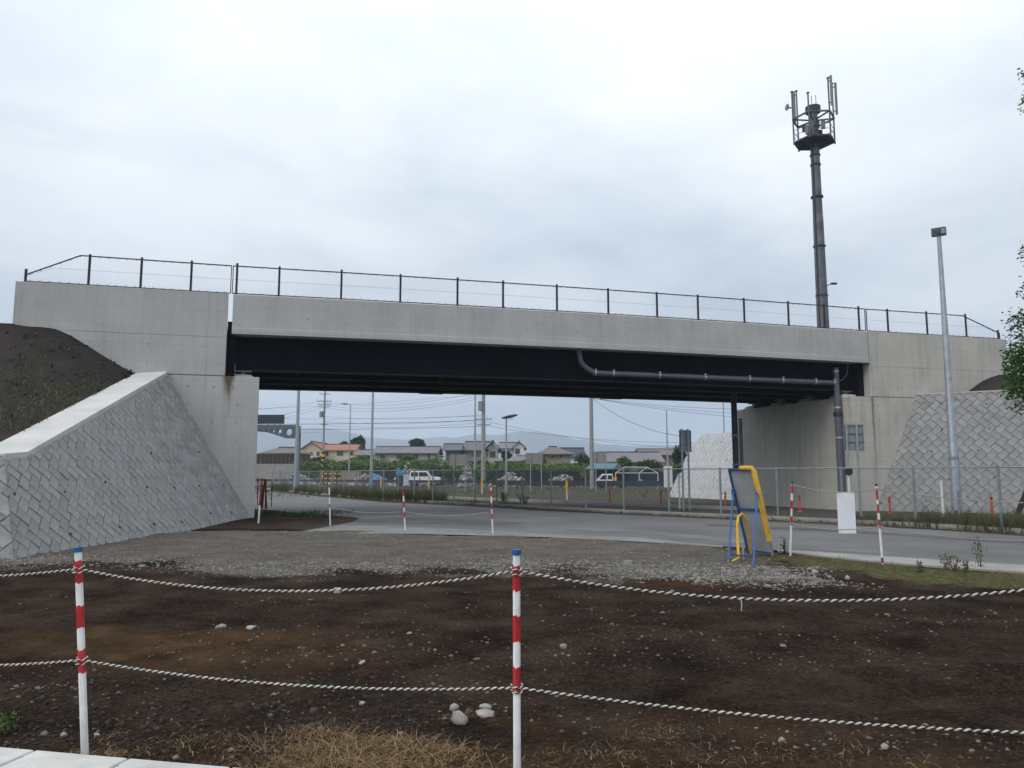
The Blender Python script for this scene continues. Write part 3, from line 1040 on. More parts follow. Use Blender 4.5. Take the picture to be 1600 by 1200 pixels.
# ================================================================== ABUTMENTS
def abutment(side, name, label, mat):
    ab = bthing(name, label, 'abutment', 'bridge abutments')
    if side < 0:
        tw, tj, tf = -7.87, T_L, 0.0         # wing end, joint, front of the stem
    else:
        tw, tj, tf = 33.97, T_R, 25.0
    lo, hi = sorted((tw, tj))
    # wing wall and parapet in one cast face
    m = MB()
    m.prism([BL(lo, 0, 5.03), BL(hi, 0, 5.03), BL(hi, 0, Z_TOP), BL(lo, 0, Z_TOP)], np.array(BL(0, 0.5, 0)) - np.array(BL(0, 0, 0)))
    m.build('wing_wall', mat, ab, bevel=0.02)
    m = MB()
    m.prism([BL(lo, WB - 0.5, 5.03), BL(hi, WB - 0.5, 5.03), BL(hi, WB - 0.5, Z_TOP), BL(lo, WB - 0.5, Z_TOP)], np.array(BL(0, 0.5, 0)) - np.array(BL(0, 0, 0)))
    m.build('wing_wall', mat, ab, bevel=0.02)
    # back wall behind the girders, below deck level
    b0, b1 = (tj - 0.6, tj - 0.01) if side < 0 else (tj + 0.01, tj + 0.6)
    m = MB()
    m.prism([BL(b0, 0.503, 5.03), BL(b1, 0.503, 5.03), BL(b1, 0.503, Z_DECK - 0.02), BL(b0, 0.503, Z_DECK - 0.02)], np.array(BL(0, WB - 1.006, 0)) - np.array(BL(0, 0, 0)))
    m.build('back_wall', mat, ab)
    # stem with the bearing seat
    s0, s1 = (-3.6, tf) if side < 0 else (tf, 29.2)
    m = MB()
    m.prism([BL(s0, 0.0, -0.4), BL(s1, 0.0, -0.4), BL(s1, 0.0, 5.02), BL(s0, 0.0, 5.02)], np.array(BL(0, WB, 0)) - np.array(BL(0, 0, 0)))
    m.build('stem', mat, ab, bevel=0.025)
    # bearing plinths
    for w in GW:
        m = MB()
        tb = -0.55 if side < 0 else 25.5
        c = BL(tb, w, 0)
        m.add([(c[0] - .45, c[1] - .5, 5.018), (c[0] + .45, c[1] - .5, 5.018), (c[0] + .45, c[1] + .5, 5.018), (c[0] - .45, c[1] + .5, 5.018),
               (c[0] - .36, c[1] - .36, Z_SEAT + .15), (c[0] + .30, c[1] - .36, Z_SEAT + .15), (c[0] + .30, c[1] + .36, Z_SEAT + .15), (c[0] - .36, c[1] + .36, Z_SEAT + .15)],
              [(3, 2, 1, 0), (4, 5, 6, 7), (0, 1, 5, 4), (1, 2, 6, 5), (2, 3, 7, 6), (3, 0, 4, 7)])
        m.build('bearing_plinth', mat, ab)
    # recessed pour joints
    m = MB()
    for z in (6.40,):
        m.add([(lo + .02, -.003, z), (hi - .02, -.003, z), (hi - .02, -.003, z + .012), (lo + .02, -.003, z + .012)], [(0, 1, 2, 3)])
    m.build('pour_joint', 'tie_mark', ab)
    m = MB()
    m.add([(min(s0, lo) if side > 0 else -3.2, -.003, 5.016), (hi if side < 0 else 28.4, -.003, 5.016), (hi if side < 0 else 28.4, -.003, 5.036), (tj if side > 0 else -3.2, -.003, 5.036)], [(0, 1, 2, 3)])
    m.build('pour_joint', 'joint_dark', ab)
    # tie holes
    m = MB()
    ts = np.arange(lo + 0.55, hi, 0.9)
    for t in ts:
        for z in (5.4, 6.05):
            r = random.uniform(.012, .022)
            m.add([(t + r * math.cos(a), -.004, z + r * math.sin(a)) for a in np.linspace(0, 2 * math.pi, 9)[:-1]], [tuple(range(8))])
    for t in (np.arange(-2.35, 0, 0.82) if side < 0 else np.arange(25.6, 28.3, 0.82)):
        for z in np.arange(0.9, 4.9, 0.62):
            r = random.uniform(.014, .024)
            m.add([(t + r * math.cos(a), -.004, z + r * math.sin(a)) for a in np.linspace(0, 2 * math.pi, 9)[:-1]], [tuple(range(8))])
    if m.v:
        stuff(m.build('tie_hole', 'joint_dark', ab))
    return ab


abutment(-1, 'bridge_abutment', 'concrete bridge abutment beside the brown earth slope, at the bridge end nearer the camera', 'concrete_wall_west')
abutment(1, 'bridge_abutment', 'concrete bridge abutment with a rust streak, at the far end behind the tall lamp post', 'concrete_wall_east')

# ================================================================== PARAPET FENCES
def parapet_fence(label, xs_px, t0, t1, slope0=None, slope1=None, joints=(), w=0.17, cam_=True):
    fe = bthing('parapet_fence', label, 'fence', 'fences on the bridge parapet')
    zt = lambda t: Z_TOP + (CAMB(t) if T_L < t < T_R else 0.0)
    posts = []
    for x, yt in xs_px:
        t, z = onb(x, yt, w)
        posts.append((t, z))
    for t, z in posts:
        m = MB()
        m.box(BL(t, w, (zt(t) + z) / 2), (0.075, 0.05, z - zt(t) + 0.03))
        m.box(BL(t, w, zt(t) + 0.015), (0.16, 0.14, 0.02))
        m.build('post', 'fence_brown', fe)
    # rails
    H = 1.06

    def top(t):
        h = H
        if slope0 and t < slope0[1]:
            h = slope0[2] + (H - slope0[2]) * (t - slope0[0]) / (slope0[1] - slope0[0])
        if slope1 and t > slope1[0]:
            h = slope1[2] + (H - slope1[2]) * (slope1[1] - t) / (slope1[1] - slope1[0])
        return zt(t) + h
    ts = sorted(set([t0, t1] + ([slope0[1]] if slope0 else []) + ([slope1[0]] if slope1 else []) + list(np.linspace(t0, t1, 9))))
    m = MB()
    for a, b in zip(ts[:-1], ts[1:]):
        m.bar(BL(a, w, top(a)), BL(b, w, top(b)), 0.036)
    m.build('top_rail', 'fence_brown', fe)
    m = MB()
    for a, b in zip(ts[:-1], ts[1:]):
        m.bar(BL(a, w, zt(a) + 0.05), BL(b, w, zt(b) + 0.05), 0.03)
    m.build('bottom_rail', 'fence_brown', fe)
    m = MB()
    for a, b in zip(ts[:-1], ts[1:]):
        ha, hb = min(top(a) - .04, zt(a) + .56), min(top(b) - .04, zt(b) + .56)
        m.tube([BL(a, w, ha), BL(b, w, hb)], 0.0045, 4)
    m.build('tension_wire', 'wire_grey', fe)
    for tt_ in (t0, t1):
        m = MB()
        m.bar(BL(tt_, w, zt(tt_) + 0.05), BL(tt_, w, top(tt_)), 0.03)
        m.build('end_bar', 'fence_brown', fe)
    m = MB()                                   # net hooks on the rails
    for t in np.arange(t0 + 0.12, t1, 0.295):
        m.box(BL(t, w, top(t) - 0.035), (0.018, 0.02, 0.045))
        m.box(BL(t, w, zt(t) + 0.085), (0.018, 0.02, 0.045))
    stuff(m.build('net_hook', 'fence_brown', fe))
    m = MB()                                   # fine net
    p = 0.11
    for sgn in (1, -1):
        for t in np.arange(t0 - 1.1, t1 + 1.1, p):
            a0, a1 = t, t + sgn * 1.0
            za, zb = 0.06, 1.06
            # clip to the panel
            lo_, hi_ = 0.0, 1.0
            for k in range(2):
                pass
            pts = []
            for s in np.linspace(0, 1, 9):
                tt2 = a0 + (a1 - a0) * s
                zz = zt(min(max(tt2, t0), t1)) + za + (zb - za) * s
                if t0 <= tt2 <= t1 and zz <= top(tt2):
                    pts.append(BL(tt2, w, zz))
            if len(pts) >= 2:
                m.tube([pts[0], pts[-1]], 0.0011, 3, caps=False)
    stuff(m.build('net', 'wire_grey', fe))
    return fe


parapet_fence('brown net fence stretch on the abutment parapet above the brown earth slope, sloping end',
              [(41, 421), (141, 398), (222, 403), (300, 408)], -7.6, -1.10, slope0=(-7.25, -6.0, 0.45))
parapet_fence('long brown net fence along the parapet of the bridge span between the two joints',
              [(371, 412), (437, 417), (534, 422), (626, 429), (715, 434), (786, 439), (870, 445), (950, 451), (1026, 457), (1090, 461), (1162, 466), (1231, 471), (1287, 475), (1341, 479)], -1.04, 26.12)
parapet_fence('brown net fence stretch on the abutment parapet behind the tall lamp post, end sloping down',
              [(1386, 483), (1447, 487), (1508, 491), (1559, 516)], 26.2, 33.8, slope1=(31.65, 33.5, 0.42))

# ================================================================== DRAIN PIPES
def drain():
    d = bthing('drain_pipe', 'dark grey drain pipe running along the near girder and down the abutment wall', 'pipe')
    wq = 0.62
    t, z = onb(905, 550, wq)
    tv = min(onb(1312, 600, wq)[0], 24.80)
    zr0 = onb(960, 584, wq)[1]
    zr1 = onb(1300, 598, wq)[1]
    pts = [(t, wq, z + 0.5), (t, wq, z - 0.05), (t + .03, wq, z - .30), (t + .12, wq, z - .5), (t + .32, wq, z - .66), (t + .62, wq, zr0 + .02), (t + 1.0, wq, zr0)]
    run = [BL(*p) for p in pts] + [BL(tv, wq, zr1)]
    MB().tube(run, 0.115, 12).build('pipe_run', 'pipe_grey', d, smooth=True)
    m = MB().tube([BL(tv, wq, 6.35), BL(tv, wq, 4.9)], 0.125, 12)
    m.build('down_pipe', 'pipe_grey', d, smooth=True)
    tl = tv + 0.02
    MB().tube([BL(tv, wq, 5.0), BL(tv, wq, 0.0)], 0.155, 12).build('down_pipe', 'pipe_grey', d, smooth=True)
    MB().tube([BL(tv, wq, 4.35), BL(tv, wq, 4.15)], 0.19, 12).build('socket', 'pipe_dark', d, smooth=True)
    for px in (930, 958, 1030, 1101, 1170, 1222, 1273, 1302):
        tt_ = onb(px, 590, wq)[0]
        zz = zr0 + (zr1 - zr0) * (tt_ - t) / (tv - t)
        m = MB().tube([BL(tt_ - .03, wq, zz), BL(tt_ + .03, wq, zz)], 0.123, 12)
        m.box(BL(tt_, wq - .06, zz + .13), (0.06, 0.10, 0.07))
        m.build('clamp', 'steel_clamp', d)
    for z_ in (6.2, 4.55, 3.2):
        MB().tube([BL(tv, wq, z_ - .03), BL(tv, wq, z_ + .03)], 0.135 if z_ > 4.8 else 0.165, 12).build('clamp', 'steel_clamp', d)
    m = MB().tube([BL(tv + .1, wq, zr1 + .05), BL(tv + .4, wq, zr1 + .2), BL(tv + .62, wq, zr1 + .45), BL(tv + .68, wq, zr1 + .9)], 0.022, 6)
    m.build('flexible_hose', 'pipe_grey', d, smooth=True)


drain()
d2 = thing('drain_pipe', 'brown-black drain pipe standing at the far corner of the abutment under the bridge', 'pipe', gnd(1152, 792))
pb = gnd(1152, 792); ptop = at(1142, 628, pb[1])
MB().tube([(0, 0, 0), (0, 0, float(ptop[2]) + 0.5)], 0.145, 12).build('down_pipe', 'pipe_dark', d2, smooth=True)
for z_ in (0.7, 2.0, 3.4):
    MB().tube([(0, 0, z_), (0, 0, z_ + 0.09)], 0.17, 12).build('clamp', 'galvanised_dull', d2)
    MB().box((0.22, 0.1, z_ + .045), (0.3, 0.05, 0.05)).build('bracket', 'galvanised_dull', d2)
MB().tube([(0.35, 0.2, 0.2), (0.35, 0.2, 4.3)], 0.09, 8).build('side_pipe', 'pipe_grey', d2, smooth=True)

# ================================================================== BLOCK RETAINING WALLS
LB, WBK = 0.45, 0.30


def clip(poly, a, b):
    """keep the part of poly left of a->b."""
    out = []
    for i in range(len(poly)):
        p, q = poly[i], poly[(i + 1) % len(poly)]
        dp = (b[0] - a[0]) * (p[1] - a[1]) - (b[1] - a[1]) * (p[0] - a[0])
        dq = (b[0] - a[0]) * (q[1] - a[1]) - (b[1] - a[1]) * (q[0] - a[0])
        if dp >= 0:
            out.append(p)
        if (dp >= 0) != (dq >= 0):
            s = dp / (dp - dq)
            out.append((p[0] + (q[0] - p[0]) * s, p[1] + (q[1] - p[1]) * s))
    return out


def area(p):
    return 0.5 * sum(p[i][0] * p[(i + 1) % len(p)][1] - p[(i + 1) % len(p)][0] * p[i][1] for i in range(len(p)))


def turn(a, b, c):
    return (b[0] - a[0]) * (c[1] - b[1]) - (b[1] - a[1]) * (c[0] - b[0])


def clip_outline(full, poly):
    """clip a block to the wall's outline (counter-clockwise, at most one hollow corner)."""
    n = len(poly)
    hollow = [i for i in range(n) if turn(poly[i - 1], poly[i], poly[(i + 1) % n]) < -1e-6]
    soft = set()
    if hollow:
        soft = {(hollow[0] - 1) % n, hollow[0]}
    for i in range(n):
        if not full:
            return full
        if i not in soft:
            full = clip(full, poly[i], poly[(i + 1) % n])
    if soft and full:
        alts = [clip(full, poly[i], poly[(i + 1) % n]) for i in soft]
        full = max(alts, key=lambda q: area(q) if len(q) > 2 else 0)
    return full


def block_mesh(poly, depth=0.16, proud=0.0, inset=0.018):
    """one split-face block; poly (u, v) round its own centre; face bulges out along local z."""
    n = len(poly)
    cx = sum(p[0] for p in poly) / n; cy = sum(p[1] for p in poly) / n
    vs = [(p[0], p[1], -depth) for p in poly]
    vs += [(p[0], p[1], proud - 0.012) for p in poly]
    ins = []
    for p in poly:
        dx, dy = cx - p[0], cy - p[1]
        l = math.hypot(dx, dy) + 1e-6
        k = min(inset, l * 0.4) / l
        ins.append((p[0] + dx * k, p[1] + dy * k, proud + random.uniform(-.004, .004)))
    vs += ins + [(cx, cy, proud + random.uniform(0.0, .014))]
    fs = []
    for i in range(n):
        j = (i + 1) % n
        fs += [(i, j, n + j, n + i), (n + i, n + j, 2 * n + j, 2 * n + i), (2 * n + i, 2 * n + j, 3 * n)]
    return vs, fs


def block_wall(name, label, origin, u, v, poly, mat, mortar, thick=0.5, limit=300, seed=1, group=None, margin=0.0, weep=True, size=1.0):
    """a leaning retaining wall of blocks laid on the diagonal; origin/u/v give the plane, poly is its outline (counter-clockwise)."""
    u = V(u).normalized(); v = V(v).normalized()
    nrm = u.cross(v).normalized()
    R = Matrix((u, v, nrm)).transposed().to_4x4()
    R.translation = V(origin)
    root = bpy.data.objects.new(name, None); COL.objects.link(root); root.empty_display_size = 0.2
    root.matrix_world = R
    tag(root, label, 'retaining wall', group)
    b = MB()
    b.prism([(p[0], p[1], -0.024) for p in poly], (0, 0, -thick))
    b.f = [tuple(reversed(f)) for f in b.f]
    b.build('backing', mortar, root)
    inner = poly
    if margin:
        # shrink by clipping with lines moved inwards
        inner = None
    umin = min(p[0] for p in poly); umax = max(p[0] for p in poly)
    vmin = min(p[1] for p in poly); vmax = max(p[1] for p in poly)
    LBs, WBs = LB * size, WBK * size
    pitch = LBs / math.sqrt(2); hstep = WBs * math.sqrt(2)
    gap = 0.0058
    rnd = random.Random(seed)
    pieces = []
    row = 0
    vv = vmin - pitch
    while vv < vmax + pitch:
        sg = 1 if row % 2 == 0 else -1
        c45 = math.sqrt(0.5)
        lx, ly = c45 * sg, c45               # long axis
        sx_, sy_ = c45, -c45 * sg            # short axis
        uu = umin - 1.0 + (0.0 if sg > 0 else WBs * c45)
        while uu < umax + 1.0:
            hl, hw = LBs / 2 - gap * rnd.uniform(.5, 1.5), WBs / 2 - gap * rnd.uniform(.4, 1.6)
            rect = [(uu + lx * a * hl + sx_ * c * hw, vv + ly * a * hl + sy_ * c * hw) for a, c in ((-1, -1), (1, -1), (1, 1), (-1, 1))]
            if area(rect) < 0:
                rect = rect[::-1]
            full = rect
            full = clip_outline(full, poly)
            if len(full) >= 3 and area(full) > 0.006:
                # drop near-duplicate corners
                q = []
                for p in full:
                    if not q or math.hypot(p[0] - q[-1][0], p[1] - q[-1][1]) > 0.012:
                        q.append(p)
                if len(q) > 2 and math.hypot(q[0][0] - q[-1][0], q[0][1] - q[-1][1]) < 0.012:
                    q.pop()
                if len(q) >= 3:
                    whole = False
                    cx = sum(p[0] for p in q) / len(q); cy = sum(p[1] for p in q) / len(q)
                    pieces.append((cx, cy, [(p[0] - cx, p[1] - cy) for p in q], whole, sg))
            uu += hstep
        vv += pitch
        row += 1
    M4 = root.matrix_world
    pieces.sort(key=lambda p: (M4 @ Vector((p[0], p[1], 0)) - V(EYE)).length)
    cache = {}
    for k, (cx, cy, q, whole, sg) in enumerate(pieces[:limit]):
        pr = rnd.uniform(-.006, .008)
        if whole:
            key = (sg, rnd.randint(0, 4))
            if key not in cache:
                me = bpy.data.meshes.new('block')
                vs, fs = block_mesh(q)
                me.from_pydata(vs, [], fs); me.materials.append(MATS[mat]); me.update()
                cache[key] = me
            me = cache[key]
        else:
            me = bpy.data.meshes.new('block')
            vs, fs = block_mesh(q)
            me.from_pydata(vs, [], fs); me.materials.append(MATS[mat]); me.update()
        o = bpy.data.objects.new('block', me)
        COL.objects.link(o)
        o.parent = root
        o.location = (cx, cy, pr)
        o.rotation_euler = (max(-.02, min(.02, rnd.gauss(0, 0.012))), max(-.02, min(.02, rnd.gauss(0, 0.012))), rnd.gauss(0, 0.008))
    rest = pieces[limit:]
    if rest:
        m = MB()
        for (cx, cy, q, whole, sg) in rest:
            vs, fs = block_mesh(q)
            pr = rnd.uniform(-0.006, 0.008)
            m.add([(a + cx, b_ + cy, c + pr) for a, b_, c in vs], fs)
        stuff(m.build('block_courses', 'block_stuff' if mat == 'block' else mat, root))
    if weep:
        m = MB()
        for r_ in np.arange(vmin + 0.5, vmax, 1.15):
            for c_ in np.arange(umin + 0.4 + 0.6 * (int(r_) % 2), umax, 1.75):
                pt = (c_ + rnd.uniform(-.2, .2), r_ + rnd.uniform(-.12, .12))
                inside = all((poly[(i + 1) % len(poly)][0] - poly[i][0]) * (pt[1] - poly[i][1]) - (poly[(i + 1) % len(poly)][1] - poly[i][1]) * (pt[0] - poly[i][0]) > 0.25 for i in range(len(poly)))
                if inside:
                    m.tube([(pt[0], pt[1], -0.05), (pt[0], pt[1], 0.022)], 0.036, 8)
        if m.v:
            stuff(m.build('weep_hole', 'joint_dark', root))
    print(name, len(pieces))
    return root


# ---- left wall: from the abutment towards the camera, leaning back to the left
A = BW(0.02, -0.02, -0.15)
Bc = gnd(26, 873); Bc[2] = -0.15
tC, zC = onb(260, 582)
Ct = BW(tC, -0.01, zC)
uL = (A - Bc); uL /= np.linalg.norm(uL)                 # runs away from the camera
vtmp = Ct - A
vL = vtmp - uL * (vtmp @ uL); vL /= np.linalg.norm(vL)
nL = np.cross(uL, vL)
if nL[0] < 0:
    nL = -nL


def on_plane(x, y, p, n):
    r = ray(x, y)
    return EYE + r * (((p - EYE) @ n) / (r @ n))


D = on_plane(40, 708, A, nL)
E_ = on_plane(4, 711, A, nL)
uv = lambda P: (float((P - Bc) @ uL), float((P - Bc) @ vL))
uA, uC, uD, uE = uv(A), uv(Ct), uv(D), uv(E_)
print('left wall uv', uA, uC, uD, uE, 'D', D, 'E', E_)
# face normal must look to the right: u x v
if np.cross(uL, vL)[0] < 0:
    # flip u so that the face looks at the road
    org = A.copy(); u_dir = -uL
    f2 = lambda q: (uA[0] - q[0], q[1])
    polyL = [f2((0, 0)), f2(uE), f2(uD), f2(uC), f2(uA)]
    polyL = polyL if area(polyL) > 0 else polyL[::-1]
    block_wall('retaining_wall', 'grey diagonal-block retaining wall with sloping white coping below the brown earth slope', org, u_dir, vL, polyL, 'block', 'mortar', seed=3, size=0.8)
    face_n = np.cross(u_dir, vL)
else:
    polyL = [(0, 0), uA, uC, uD, uE]
    polyL = polyL if area(polyL) > 0 else polyL[::-1]
    block_wall('retaining_wall', 'grey diagonal-block retaining wall with sloping white coping below the brown earth slope', Bc, uL, vL, polyL, 'block', 'mortar', seed=3, size=0.8)
    face_n = np.cross(uL, vL)
back = -np.array([face_n[0], face_n[1], 0]); back /= np.linalg.norm(back)
# ---- coping: a pale slab that follows the wall's top edge
cop = thing('wall_coping', 'white concrete coping sloping down along the top of the diagonal-block wall', 'coping', (0, 0, 0))
WC = 0.98
ed = [Ct, D, E_, E_ + np.array([-6.0, -2.6, 0.0])]
m = MB()
up = np.array([0, 0, 0.012])
for a, b in ((ed[0], ed[1]), (ed[1], ed[2])):
    a0, b0 = a - back * 0.05 + up * 3, b - back * 0.05 + up * 3
    a1, b1 = a + back * WC + up * 3, b + back * WC + up * 3
    m.prism([a0, b0, b1, a1], (0, 0, -0.20))
m.build('slab', 'concrete_light', cop, bevel=0.012)

# ---- second facet of the left wall, turning to the left past the joint
u2 = np.array([-0.86, -0.51, 0.0]); u2 /= np.linalg.norm(u2)
n2h = np.array([-u2[1], u2[0], 0])
if n2h[0] < 0:
    n2h = -n2h
# facing right/camera: horizontal outward normal
out2 = np.array([0.51, -0.86, 0.0])
v2 = np.array([-out2[0] * 0.5, -out2[1] * 0.5, 1.0]); v2 /= np.linalg.norm(v2)
ori = Bc + np.array([0.02, -0.06, 0])
if np.cross(-u2, v2) @ out2 > 0:
    uu2, o2 = -u2, ori + u2 * 5.0
    ztop = float(E_[2]) / v2[2] + 0.1
    pol = [(0, 0), (5.0, 0), (5.0 - 0.35, ztop), (0, ztop)]
else:
    uu2, o2 = u2, ori
    ztop = float(E_[2]) / v2[2] + 0.1
    pol = [(0, 0), (5.0, 0), (5.0, ztop), (0.35, ztop)]
block_wall('retaining_wall', 'end face of the left block wall, past the corner joint at the frame edge', o2, uu2, v2, pol, 'block', 'mortar', seed=5, weep=False)

# ---- right wall
tR, zR = onb(1432, 617)
tRb, _ = onb(1366, 800)
Ar = BW(tRb, -0.02, -0.15)
Cr = BW(tR, -0.01, zR)
dirR = np.array([0.873, -0.487, 0.0])
vt = Cr - Ar
vR = vt - dirR * (vt @ dirR); vR /= np.linalg.norm(vR)
uC = (float((Cr - Ar) @ dirR), float((Cr - Ar) @ vR))
topr = uC[1]
LR = 9.5
polyR = [(0, 0), (LR, 0), (LR, topr), (uC[0], topr)]
nR = np.cross(dirR, vR)
print('right wall', polyR, nR)
block_wall('retaining_wall', 'pale grey diagonal-block retaining wall behind the tall lamp post', Ar, dirR, vR, polyR, 'block', 'mortar', seed=8, size=0.94)
m = MB()
c0 = Cr + np.array([0, 0, 0.0]); c1 = Ar + dirR * LR + vR * topr
bkR = np.array([dirR[1], -dirR[0], 0]) * -1
if bkR[1] < 0:
    bkR = -bkR
m.prism([c0 - bkR * .02, c1 - bkR * .02, c1 + bkR * 0.45, c0 + bkR * 0.45], (0, 0, 0.05))
tag(m.build('wall_coping', 'concrete_light'), 'thin pale coping on top of the block wall behind the lamp post', 'coping')

# ---- far wall beyond the bridge, with a slanting left end
fb0, fb1 = gnd(1043, 776), gnd(1152, 781)
uF = fb1 - fb0; LF = float(np.linalg.norm(uF)); uF /= LF
hz = np.array([uF[1], -uF[0], 0])
if hz[1] > 0:
    hz = -hz
vF = np.array([-hz[0] * 0.3, -hz[1] * 0.3, 1.0]); vF /= np.linalg.norm(vF)
nF = np.cross(uF, vF)


def fuv(x, y):
    P = on_plane(x, y, fb0, nF) - fb0
    return float(P @ uF), float(P @ vF)


polyF = [(0, -0.1), (LF + 2.0, -0.1), (LF + 2.0, fuv(1150, 674)[1]), fuv(1098, 677), fuv(1090, 684), fuv(1072, 712)]
if area(polyF) < 0:
    polyF = polyF[::-1]
block_wall('retaining_wall', 'whitish block wall seen under the bridge beyond the far abutment corner', fb0 + np.array([0, 0, -0.05]), uF, vF, polyF, 'block_pale', 'mortar_pale', seed=12, weep=True)

# ================================================================== EARTH SLOPES
def loft(name, lo, hi, n_u, n_v, mat, amp, seed, bulge=0.0):
    lo = [np.asarray(p, float) for p in lo]; hi = [np.asarray(p, float) for p in hi]

    def samp(pl, k):
        s = np.concatenate([[0], np.cumsum([np.linalg.norm(b - a) for a, b in zip(pl[:-1], pl[1:])])])
        s /= s[-1]
        q = np.linspace(0, 1, k)
        P = np.array(pl)
        return np.stack([np.interp(q, s, P[:, i]) for i in range(3)], -1)
    a, b = samp(lo, n_u), samp(hi, n_u)
    t = np.linspace(0, 1, n_v)[:, None, None]
    P = a[None] * (1 - t) + b[None] * t
    P[..., 2] += bulge * np.sin(np.pi * t[..., 0]) * np.linspace(0, 1, n_u)[None]
    nz = (fbm(P[..., 0] * 1.3 + P[..., 2], P[..., 1] * 1.3, seed, 4) - 0.46) * amp
    edge = np.clip(np.minimum(t[..., 0], 1) * 4, 0, 1)
    P[..., 2] += nz * edge
    ii = np.arange(n_u * n_v).reshape(n_v, n_u)
    f = np.stack([ii[:-1, :-1], ii[:-1, 1:], ii[1:, 1:], ii[1:, :-1]], -1).reshape(-1, 4)
    o = np_mesh(name, P.reshape(-1, 3), f, mat, smooth=True)
    return struct(o), P


mk('slope_soil', (0.025, 0.0165, 0.0125), 0.95, 0.25, 1.2, col2=(0.012, 0.0085, 0.0068), bump=0.03, bscale=9)
cb0 = Ct + back * (WC - 0.02) + np.array([0, 0, 0.03])
cb1 = D + back * (WC - 0.02) + np.array([0, 0, 0.03])
cb2 = E_ + back * (WC - 0.02) + np.array([0, 0, 0.03])
Q0 = BW(onb(205, 582)[0], -0.01, 5.03)
crest = [Q0, BW(onb(150, 549)[0], -0.01, onb(150, 549)[1]), BW(onb(110, 524)[0], -0.01, onb(110, 524)[1]), BW(onb(85, 513)[0], -0.01, onb(85, 513)[1]),
         BW(-7.9, -0.02, 6.52), BW(-9.5, -0.02, 6.62), BW(-16, -0.3, 6.7), BW(-26, -0.3, 6.7)]
low_ = [Q0, cb0 + (cb1 - cb0) * 0.1, cb0 + (cb1 - cb0) * 0.5, cb1, cb2, cb2 + np.array([-4, -1.5, 0.4]), cb2 + np.array([-14, -3, 0.6])]
slopeL, PL = loft('earth_slope', low_, crest, 120, 60, 'slope_soil', 0.16, 5, bulge=0.06)
# embankment top behind the wing wall (carries the approach road)
m = MB()
m.prism([BW(-40, 0.0, 6.0), BW(-7.8, 0.0, 6.0), BW(-7.8, WB, 6.0), BW(-40, WB, 6.0)], (0, 0, 0.55))
m.prism([BW(-7.8, 0.52, 6.0), BW(-1.8, 0.52, 6.0), BW(-1.8, WB - .52, 6.0), BW(-7.8, WB - .52, 6.0)], (0, 0, 1.1))
struct(m.build('embankment', 'slope_soil'))
m = MB()
m.prism([BW(26.8, 0.52, 6.0), BW(34, 0.52, 6.0), BW(34, WB - .52, 6.0), BW(26.8, WB - .52, 6.0)], (0, 0, 1.1))
m.prism([BW(34, 0.0, 5.7), BW(70, 0.0, 5.7), BW(70, WB, 5.7), BW(34, WB, 5.7)], (0, 0, 0.6))
struct(m.build('embankment', 'slope_soil'))
R0 = BW(onb(1503, 611.5)[0], -0.01, 5.2)
hiR = [R0, BW(onb(1540, 592)[0], -0.01, onb(1540, 592)[1]), BW(onb(1560, 586)[0], -0.01, onb(1560, 586)[1]), BW(34.1, -0.01, 6.3), BW(40, -0.3, 6.35), BW(60, -0.3, 6.4)]
kR = float((R0 - Ar) @ dirR)
loR = [R0 + np.array([0, 0, -.3]), Ar + dirR * (kR + .5) + vR * topr + bkR * .42, Ar + dirR * (kR + 3) + vR * topr + bkR * .42, Ar + dirR * 9.5 + vR * topr + bkR * .42, Ar + dirR * 20 + vR * topr + bkR * .42]
loft('earth_slope', loR, hiR, 60, 24, 'slope_soil', 0.12, 8, bulge=0.1)
ks = rng.integers(0, PL.shape[0] * PL.shape[1], 1800)
stuff(scatter_rocks('slope_clods', PL.reshape(-1, 3)[ks] + rng.uniform(-.12, .12, (1800, 3)) * (1, 1, .05), rng.gamma(1.6, .012, 1800) + .008, 'slope_soil', .7), 'rough dark soil clods over the earth slope', 'soil')
# weeds on the left slope
sel = []
Pf = PL.reshape(-1, 3)
PLr = PL
for k in range(7500):
    a = rng.uniform(0, 0.62); b = rng.beta(1.2, 2.2)
    i, j = int(b * 58), int((0.12 + a) * 119)
    p = PLr[i, j] + rng.uniform(-0.08, 0.08, 3) * (1, 1, 0.1)
    if fbm(p[0] * 1.1, p[1] * 1.1, 91, 3) > 0.42:
        sel.append(p)
sel = np.array(sel)
stuff(blades('slope_weeds', sel, rng.uniform(.04, .16, len(sel)), rng.uniform(0.1, 0.9, len(sel)), rng.uniform(.008, .018, len(sel)), 'grass_green'), 'low green weeds scattered over the brown earth slope', 'weeds')
ks = rng.integers(0, len(Pf), 420)
stuff(scatter_rocks('slope_stones', Pf[ks] + rng.uniform(-.1, .1, (420, 3)) * (1, 1, .1), rng.uniform(.012, .05, 420), 'rock_stuff'), 'small pale stones on the brown earth slope', 'stones')

